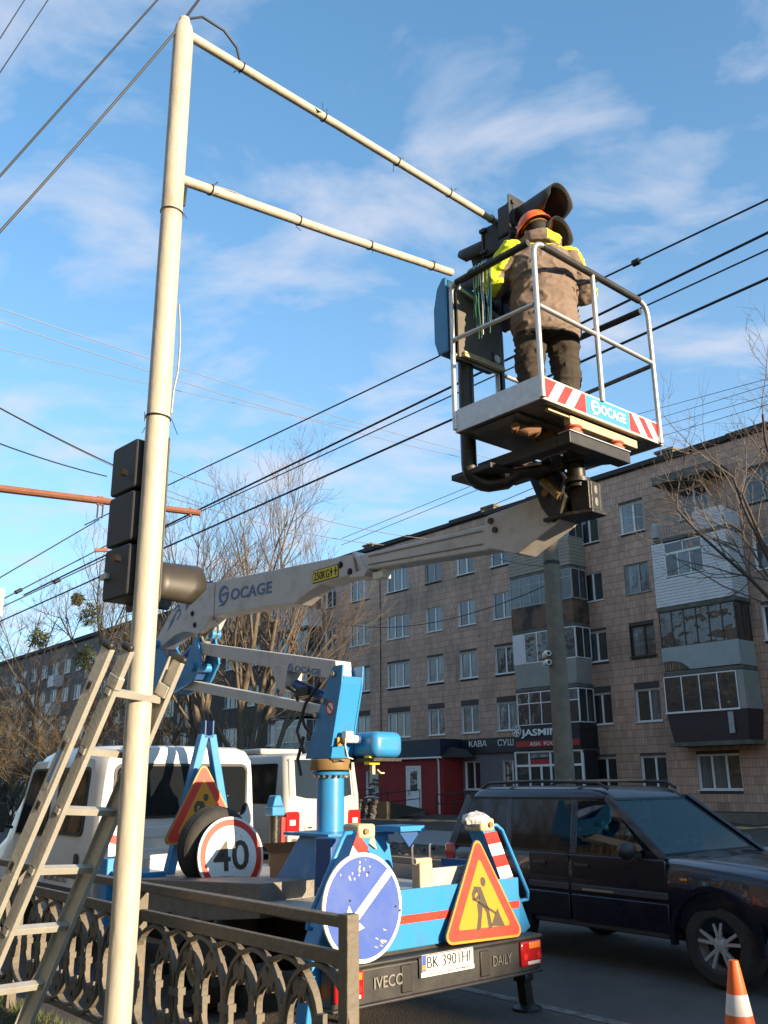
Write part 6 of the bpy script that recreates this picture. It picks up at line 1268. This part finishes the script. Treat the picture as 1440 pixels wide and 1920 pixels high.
# ------------------------------------------------------------------ traffic cone
cn = thing('traffic_cone', 'orange traffic cone with two white bands beside the front wheel of the dark car', 'cone', (2.075, 6.0, 0))
pr = [(.165, .035), (.128, .22), (.100, .355), (.075, .48), (.052, .60), (.030, .72), (.026, .75), (.001, .752)]
def cr_(z): return np.interp(z, [.035, .75], [.15, .028])
for z0, z1, m in ((.035, .20, 'orange'), (.20, .32, 'conewhite'), (.32, .46, 'orange'), (.46, .57, 'conewhite'), (.57, .75, 'orange')):
    q = [(cr_(z0), z0), (cr_(z1), z1)] + ([(.001, .752)] if z1 == .75 else []); part(MB().lathe(q, 28), 'band' if m == 'conewhite' else 'cone_body', m, cn)
part(MB().box(-.19, .19, -.19, .19, 0, .035), 'foot', 'black', cn, bevel=.02)
# ------------------------------------------------------------------ dark car in the next lane
JT = world_of((2.83, 10.476, 0), R(-52))
jp = thing('dark_car', 'dark navy off-road estate car with roof rails passing in the next lane', 'car'); jp.matrix_world = JT
P_ = lambda mb, n, m, par=None, **k: mb.build(n, m, par or jp, **k)
def jhalf(zb, zt, w):
    h = [(0, zb), (w - .14, zb), (w - .03, zb + .05), (w, zb + .24), (w, zt - .24), (w - .012, zt - .10), (w - .05, zt - .025), (w - .13, zt + .004), (w * .5, zt + .022), (0, zt + .03)]
    return h + [(-y, z) for y, z in h[-2:0:-1]]
mb = MB().loft([[(x, y, z) for y, z in jhalf(*a)] for x, *a in ((-2.31, .56, .95, .78), (-2.27, .46, 1.05, .86), (-2.12, .42, 1.10, .905), (-1.345, .41, 1.10, .92), (-.6, .40, 1.09, .925), (0, .40, 1.08, .925), (.72, .40, 1.055, .925), (1.0, .42, 1.05, .92), (1.6, .43, 1.00, .905), (2.0, .46, .945, .87), (2.14, .50, .89, .83), (2.20, .58, .80, .77))])
jb_ = P_(mb, 'body', 'navy', smooth=42)
cw = MB()
for x in (1.345, -1.345):
    for s in (1, -1): cw.tube([(x, s * 1.1, .385), (x, s * .56, .385)], .435, 30)
cut(jb_, cw)
for x in (1.345, -1.345):
    for s in (1, -1):
        k = MB(); A0 = arc(x, .385, .475, -8, 188, 24); A1 = arc(x, .385, .425, -8, 188, 24); q = MB()
        for a, b in ((.885, .945),):
            n = len(A0); vs_ = [(p[0], s * y, p[1]) for y in (a, b) for p in A0] + [(p[0], s * y, p[1]) for y in (a, b) for p in A1]
            q.add(vs_, [f for i in range(n - 1) for f in ((i, i + 1, n + i + 1, n + i), (n + i, n + i + 1, 3 * n + i + 1, 3 * n + i), (2 * n + i, 3 * n + i, 3 * n + i + 1, 2 * n + i + 1), (i, 2 * n + i, 2 * n + i + 1, i + 1))])
        P_(q, 'wheel_arch', 'navy', jb_, smooth=40)
for s in (1, -1):
    y0, y1 = sorted((s * .915, s * .945))
    for (x0, x1) in ((-.90, -.33), (-.30, .88)):
        P_(MB().prism(rrect(x0, x1, .42, .67, .02), y0, y1, 0, 'xz'), 'side_cladding', 'navy', jb_, bevel=.01); P_(MB().prism(rrect(x0, x1, .70, .765, .015), y0, y1, 0, 'xz'), 'side_moulding', 'cladding', jb_, bevel=.008)
        P_(MB().prism(rrect(x0 + .01, x1 - .01, .79, 1.05, .02), *sorted((s * .90, s * (.929))), 0, 'xz'), 'door_skin', 'navy', jb_, bevel=.006)
    P_(MB().box(-.86, .90, *sorted((s * .78, s * .915)), .36, .43), 'sill', 'cladding', jb_, bevel=.015); P_(MB().prism(rrect(-.15, .25, .712, .735, .01), *sorted((s * .944, s * .947)), 0, 'xz'), 'nameplate', 'steel', jb_, smooth=0)
    for x in (-.24, -.82): P_(MB().box(x, x + .18, *sorted((s * .925, s * .945)), .93, .965), 'door_handle', 'black', jb_, bevel=.008)
    P_(MB().box(1.02, 1.09, *sorted((s * .91, s * .93)), .88, .905), 'side_repeater', 'lamp_orange', jb_, bevel=.005)
    P_(MB().prism([(2.05, .77), (2.205, .77), (2.15, .92), (1.98, .93)], *sorted((s * .58, s * .845)), 0, 'xz'), 'headlamp', 'lamp_clear', jb_, bevel=.015); P_(MB().box(1.99, 2.06, *sorted((s * .84, s * .885)), .79, .90), 'indicator', 'lamp_orange', jb_, bevel=.01)
    P_(MB().box(-2.30, -2.14, *sorted((s * .76, s * .905)), .80, 1.08), 'tail_lamp', 'lamp_red', jb_, bevel=.02)
    k = MB().sphere((.52, s * 1.03, 1.13), (.075, .12, .085), 8).bar((.56, s * .88, 1.08), (.54, s * 1.0, 1.10), .05, .04); P_(k, 'mirror', 'black', jb_, smooth=60)
P_(MB().box(2.02, 2.34, -.88, .88, .42, .66), 'front_bumper', 'cladding', bevel=.06, seg=3); P_(MB().box(-2.42, -2.22, -.88, .88, .42, .64), 'rear_bumper', 'cladding', bevel=.05, seg=3)
k = MB(); 
for i in range(7): k.box(2.13, 2.19, -.42 + i * .125, -.35 + i * .125, .72, .88)
P_(k, 'grille', 'ink', jb_, smooth=0)
k = MB().loft([[(x, -w, z - .012), (x, -w + .06, z + .008), (x, 0, z + .036), (x, w - .06, z + .008), (x, w, z - .012)] for x, w, z in ((.80, .74, 1.062), (1.2, .72, 1.045), (1.7, .69, .998), (2.02, .66, .945))], closed=False, caps=False); b = P_(k, 'bonnet', 'navy', smooth=50); s = b.modifiers.new('s', 'SOLIDIFY'); s.thickness = .012
def roof_ring(z, xf, xr, w, r=.16): return [(x, y, z) for x, y in rrect(xr, xf, -w, w, r, 5)]
P_(MB().loft([roof_ring(1.585, .10, -2.06, .728), roof_ring(1.64, .04, -2.03, .712), roof_ring(1.69, -.05, -1.98, .675), roof_ring(1.718, -.20, -1.88, .60), roof_ring(1.728, -.5, -1.6, .40)]), 'roof', 'navy', smooth=50)
wy = lambda z: .872 - (z - 1.07) * .285
for s in (1, -1):
    for (a, b, w) in (((.84, 1.04), (.06, 1.61), .07), ((-.30, 1.05), (-.36, 1.61), .085), ((-1.25, 1.06), (-1.33, 1.61), .075), ((-2.20, 1.07), (-2.02, 1.61), .13)):
        P_(MB().bar((a[0], s * (wy(a[1]) - .02), a[1]), (b[0], s * (wy(b[1]) - .02), b[1]), .05, w, up=(1, 0, 0)), 'pillar', 'navy', bevel=.008)
    for poly, m in (([(.66, 1.06), (-.27, 1.06), (-.325, 1.60), (.07, 1.60)], 'tinted'), ([(-.33, 1.06), (-1.22, 1.07), (-1.30, 1.60), (-.395, 1.60)], 'glassdark'), ([(-1.28, 1.07), (-2.14, 1.08), (-1.99, 1.59), (-1.36, 1.60)], 'glassdark')):
        k = MB().add([(x, s * (wy(z) + o), z) for o in (0, -.006) for x, z in poly], [(0, 1, 2, 3), (7, 6, 5, 4), (0, 4, 5, 1), (1, 5, 6, 2), (2, 6, 7, 3), (3, 7, 4, 0)]); P_(k, 'side_window', m, smooth=0)
    P_(MB().tube([(.0, s * .60, 1.70), (-.12, s * .61, 1.765), (-1.0, s * .62, 1.785), (-1.8, s * .61, 1.765), (-1.93, s * .60, 1.70)], .018, 8), 'roof_rail', 'black')
for x in (-.45, -1.5): P_(MB().bar((x, -.61, 1.785), (x, .61, 1.785), .05, .025), 'cross_bar', 'black', bevel=.005)
P_(MB().add([(.84, .79, 1.055), (.84, -.79, 1.055), (.075, -.68, 1.61), (.075, .68, 1.61), (.834, .79, 1.047), (.834, -.79, 1.047), (.069, -.68, 1.602), (.069, .68, 1.602)], [(0, 1, 2, 3), (7, 6, 5, 4), (0, 4, 5, 1), (1, 5, 6, 2), (2, 6, 7, 3), (3, 7, 4, 0)]), 'windscreen', 'windscreen', smooth=0)
P_(MB().add([(-2.24, .80, 1.10), (-2.24, -.80, 1.10), (-2.05, -.70, 1.59), (-2.05, .70, 1.59), (-2.23, .80, 1.10), (-2.23, -.80, 1.10), (-2.04, -.70, 1.59), (-2.04, .70, 1.59)], [(0, 1, 2, 3), (7, 6, 5, 4), (0, 4, 5, 1), (1, 5, 6, 2), (2, 6, 7, 3), (3, 7, 4, 0)]), 'rear_window', 'glassdark', smooth=0)
for s in (1, -1):
    P_(MB().bar((.70, s * (wy(1.05) + .004), 1.05), (-2.16, s * (wy(1.065) + .004), 1.068), .014, .022), 'window_trim', 'black'); P_(MB().bar((.05, s * (wy(1.60) + .006), 1.612), (-2.0, s * (wy(1.60) + .006), 1.605), .018, .020), 'roof_gutter', 'black')
P_(MB().tube([(.86, -.55, 1.075), (.85, .05, 1.085)], .008, 6).tube([(.86, .0, 1.075), (.85, .6, 1.085)], .008, 6), 'wiper', 'black', smooth=0); P_(MB().box(.45, .80, -.78, .78, .95, 1.10), 'dashboard', 'interior', bevel=.03)
for y in (.36, -.36): P_(MB().box(-.55, -.40, y - .24, y + .24, .75, 1.28).box(-.52, -.43, y - .12, y + .12, 1.28, 1.45).box(-.45, .08, y - .24, y + .24, .70, .82), 'seat', 'seat', bevel=.03)
P_(MB().lathe([(.175 + .014 * math.cos(t), .014 * math.sin(t)) for t in np.linspace(0, 6.28, 9)], 24, frame4((.36, .36, 1.08), (0, 1, 0), (-.4, 0, 1))), 'steering_wheel', 'black')
def jwheel(x, y):
    s = 1 if y > 0 else -1; F_ = frame4((x, y, .368), (1, 0, 0), (0, 0, 1)) if s < 0 else frame4((x, y, .368), (-1, 0, 0), (0, 0, 1)); w = .118
    t = P_(MB().lathe([(.21, -w), (.235, -w - .004), (.32, -w - .002), (.352, -w + .025), (.367, -w + .05), (.367, w - .05), (.352, w - .025), (.32, w + .002), (.235, w + .004), (.225, w - .004), (.21, w - .02)], 44, F_), 'wheel', 'rubber')
    k = MB().lathe([(.236, .115), (.246, .105), (.228, .06), (.21, -.08)], 40, F_)
    for i in range(5):
        for d in (-.17, .17):
            a = R(i * 72 + 18) + d; b_ = R(i * 72 + 18) + d * .55
            p = F_ @ Vector((.05 * math.cos(b_), .05 * math.sin(b_), .088)); q = F_ @ Vector((.232 * math.cos(a + d * .3), .232 * math.sin(a + d * .3), .088)); k.bar(p, q, 0.027, .03, up=F_.to_3x3() @ Vector((0, 0, 1)))
    k.lathe([(.001, .105), (.035, .105), (.06, .095), (.075, .07)], 20, F_); P_(k, 'rim', 'rim', t); P_(MB().lathe([(.001, -.02), (.20, -.02)], 24, F_), 'brake', 'ink', t)
for x in (1.345, -1.345):
    for y in (.79, -.79): jwheel(x, y)
P_(MB().tube([(-1.345, -.7, .36), (-1.345, .7, .36)], .05, 8).sphere((-1.345, 0, .36), .14, 8).box(-.9, 1.0, -.55, .55, .30, .42), 'underbody', 'ink', smooth=40)
# driver
dv = thing('person', 'driver in dark clothes behind the wheel of the dark car', 'person', JT @ Vector((-.32, .36, .80)), R(-52 - 90))
mb = MB(); torso(mb, [(-.02, 0, .02, .17, .14), (.10, 0, .0, .18, .13), (.30, 0, -.01, .20, .125), (.46, 0, -.03, .19, .11), (.54, 0, -.03, .10, .08)])
for s in (1, -1):
    limb(mb, [(s * .10, .02, .02), (s * .13, .42, .10), (s * .13, .50, -.25)], [.09, .07, .05]); limb(mb, [(s * .19, -.02, .45), (s * .26, .16, .24), (s * .15, .44, .28)], [.055, .045, .035])
limb(mb, [(0, -.03, .52), (0, -.01, .60)], [.05, .05]); head_mb(mb, (0, .02, .68))
fuse(mb, 'body', ['interior', 'skin'], dv, .014, lambda c, n: 1 if c.z > .56 else 0)
MB().sphere((0, -.008, .705), (.084, .098, .092), 10).build('hair', 'hair', dv)
for s in (1, -1): hand(dv, Matrix.Translation((s * .15, .46, .29)) @ Matrix.Rotation(R(40), 4, 'X'), 'skin', -s)

# ------------------------------------------------------------------ white minibus ahead of the truck
bs = thing('minibus', 'white minibus with a large dark rear window standing beyond the lift truck', 'bus'); bs.matrix_world = TR @ Matrix.Translation((12.5, -8.215, 0))
Q = lambda mb, n, m, par=None, **k: mb.build(n, m, par or bs, **k)
pl_ = lambda z, x0, x1, w, r: [(x, y, z) for x, y in rrect(x0, x1, -w, w, r, 6)]
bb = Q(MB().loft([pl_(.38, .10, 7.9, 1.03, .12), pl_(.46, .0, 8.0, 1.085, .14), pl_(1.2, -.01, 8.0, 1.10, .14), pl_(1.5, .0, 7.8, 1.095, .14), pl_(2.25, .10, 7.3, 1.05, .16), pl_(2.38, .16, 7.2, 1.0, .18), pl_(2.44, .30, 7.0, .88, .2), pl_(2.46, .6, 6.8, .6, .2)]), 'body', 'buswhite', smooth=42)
cw = MB()
for x in (1.9, 6.3):
    for s in (1, -1): cw.tube([(x, s * 1.3, .38), (x, s * .75, .38)], .44, 26)
cut(bb, cw)
def slant(mb): mb.v = [(x + max(0, z - 1.5) * .133, y * (1 - max(0, z - 1.5) * .05), z) for x, y, z in mb.v]; return mb
Q(slant(MB().prism([(-.80, 1.50), (-.5, 1.44), (0, 1.42), (.5, 1.44), (.80, 1.50), (.82, 2.30), (-.82, 2.30)], -.022, .03, 0, 'yz')), 'rear_window', 'glassdark', bb, smooth=0)
for s in (1, -1):
    o = Q(MB().prism(rrect(.70, 1.07, .68, 1.16, .07) if s > 0 else [(-y, z) for y, z in rrect(.70, 1.07, .68, 1.16, .07)], -.03, .12, 0, 'yz'), 'tail_lamp', 'lamp_red', bb, bevel=.02)
    Q(MB().prism([(s * .82, .86), (s * .98, .86), (s * .98, .98), (s * .82, .98)], -.036, -.02, 0, 'yz'), 'reverse_lens', 'lamp_clear', o, bevel=.006)
    Q(slant(MB().prism([(s * .86, 1.46), (s * 1.0, 1.46), (s * 1.0, 2.32), (s * .86, 2.32)], -.03, .05, 0, 'yz')), 'corner_post', 'buswhite', bb, bevel=.03)
    for i in range(5):
        x0 = .38 + i * 1.25; k = MB().prism(rrect(x0, x0 + 1.22, 1.32, 2.22, .05), *sorted((s * 1.06, s * 1.108)), 0, 'xz'); k.v = [(x, y - s * max(0, z - 1.5) * .06, z) for x, y, z in k.v]; Q(k, 'side_window', 'glassdark', bb, smooth=0)
    for x in (1.9, 6.3): 
        t = Q(MB().lathe([(.2, -.11), (.34, -.11), (.37, -.07), (.37, .07), (.34, .11), (.2, .11)], 30, frame4((x, s * .95, .37), (1, 0, 0), (0, 0, 1))), 'wheel', 'rubber'); Q(MB().lathe([(.001, -.06), (.21, -.06)], 20, frame4((x, s * .95, .37), (1, 0, 0), (0, 0, 1))).lathe([(.001, .06), (.21, .06)], 20, frame4((x, s * .95, .37), (1, 0, 0), (0, 0, 1))), 'rim', 'galv', t)
Q(MB().box(-.06, .1, -1.05, 1.05, .42, .66), 'rear_bumper', 'buswhite', bb, bevel=.04); Q(MB().box(-.02, .02, -.55, .55, .70, .715), 'hatch_line', 'ink', bb, smooth=0); Q(MB().box(-.03, .0, -.02, .55, .74, .86), 'plate_recess', 'buswhite', bb, bevel=.01); Q(MB().box(-.035, -.028, .36, .48, .78, .82), 'badge', 'ink', bb, smooth=0)
Q(MB().box(1.6, 3.2, -.55, .75, 2.46, 2.60), 'roof_unit', 'buswhite', bevel=.05, seg=3)
letters('ДЯКУЄМО', slant(MB()).v and Matrix() or frame4((-.020, .70, 1.52), (0, -1, 0), (.133, 0, 1)), .36, .04, 'white_print', bb) if False else None
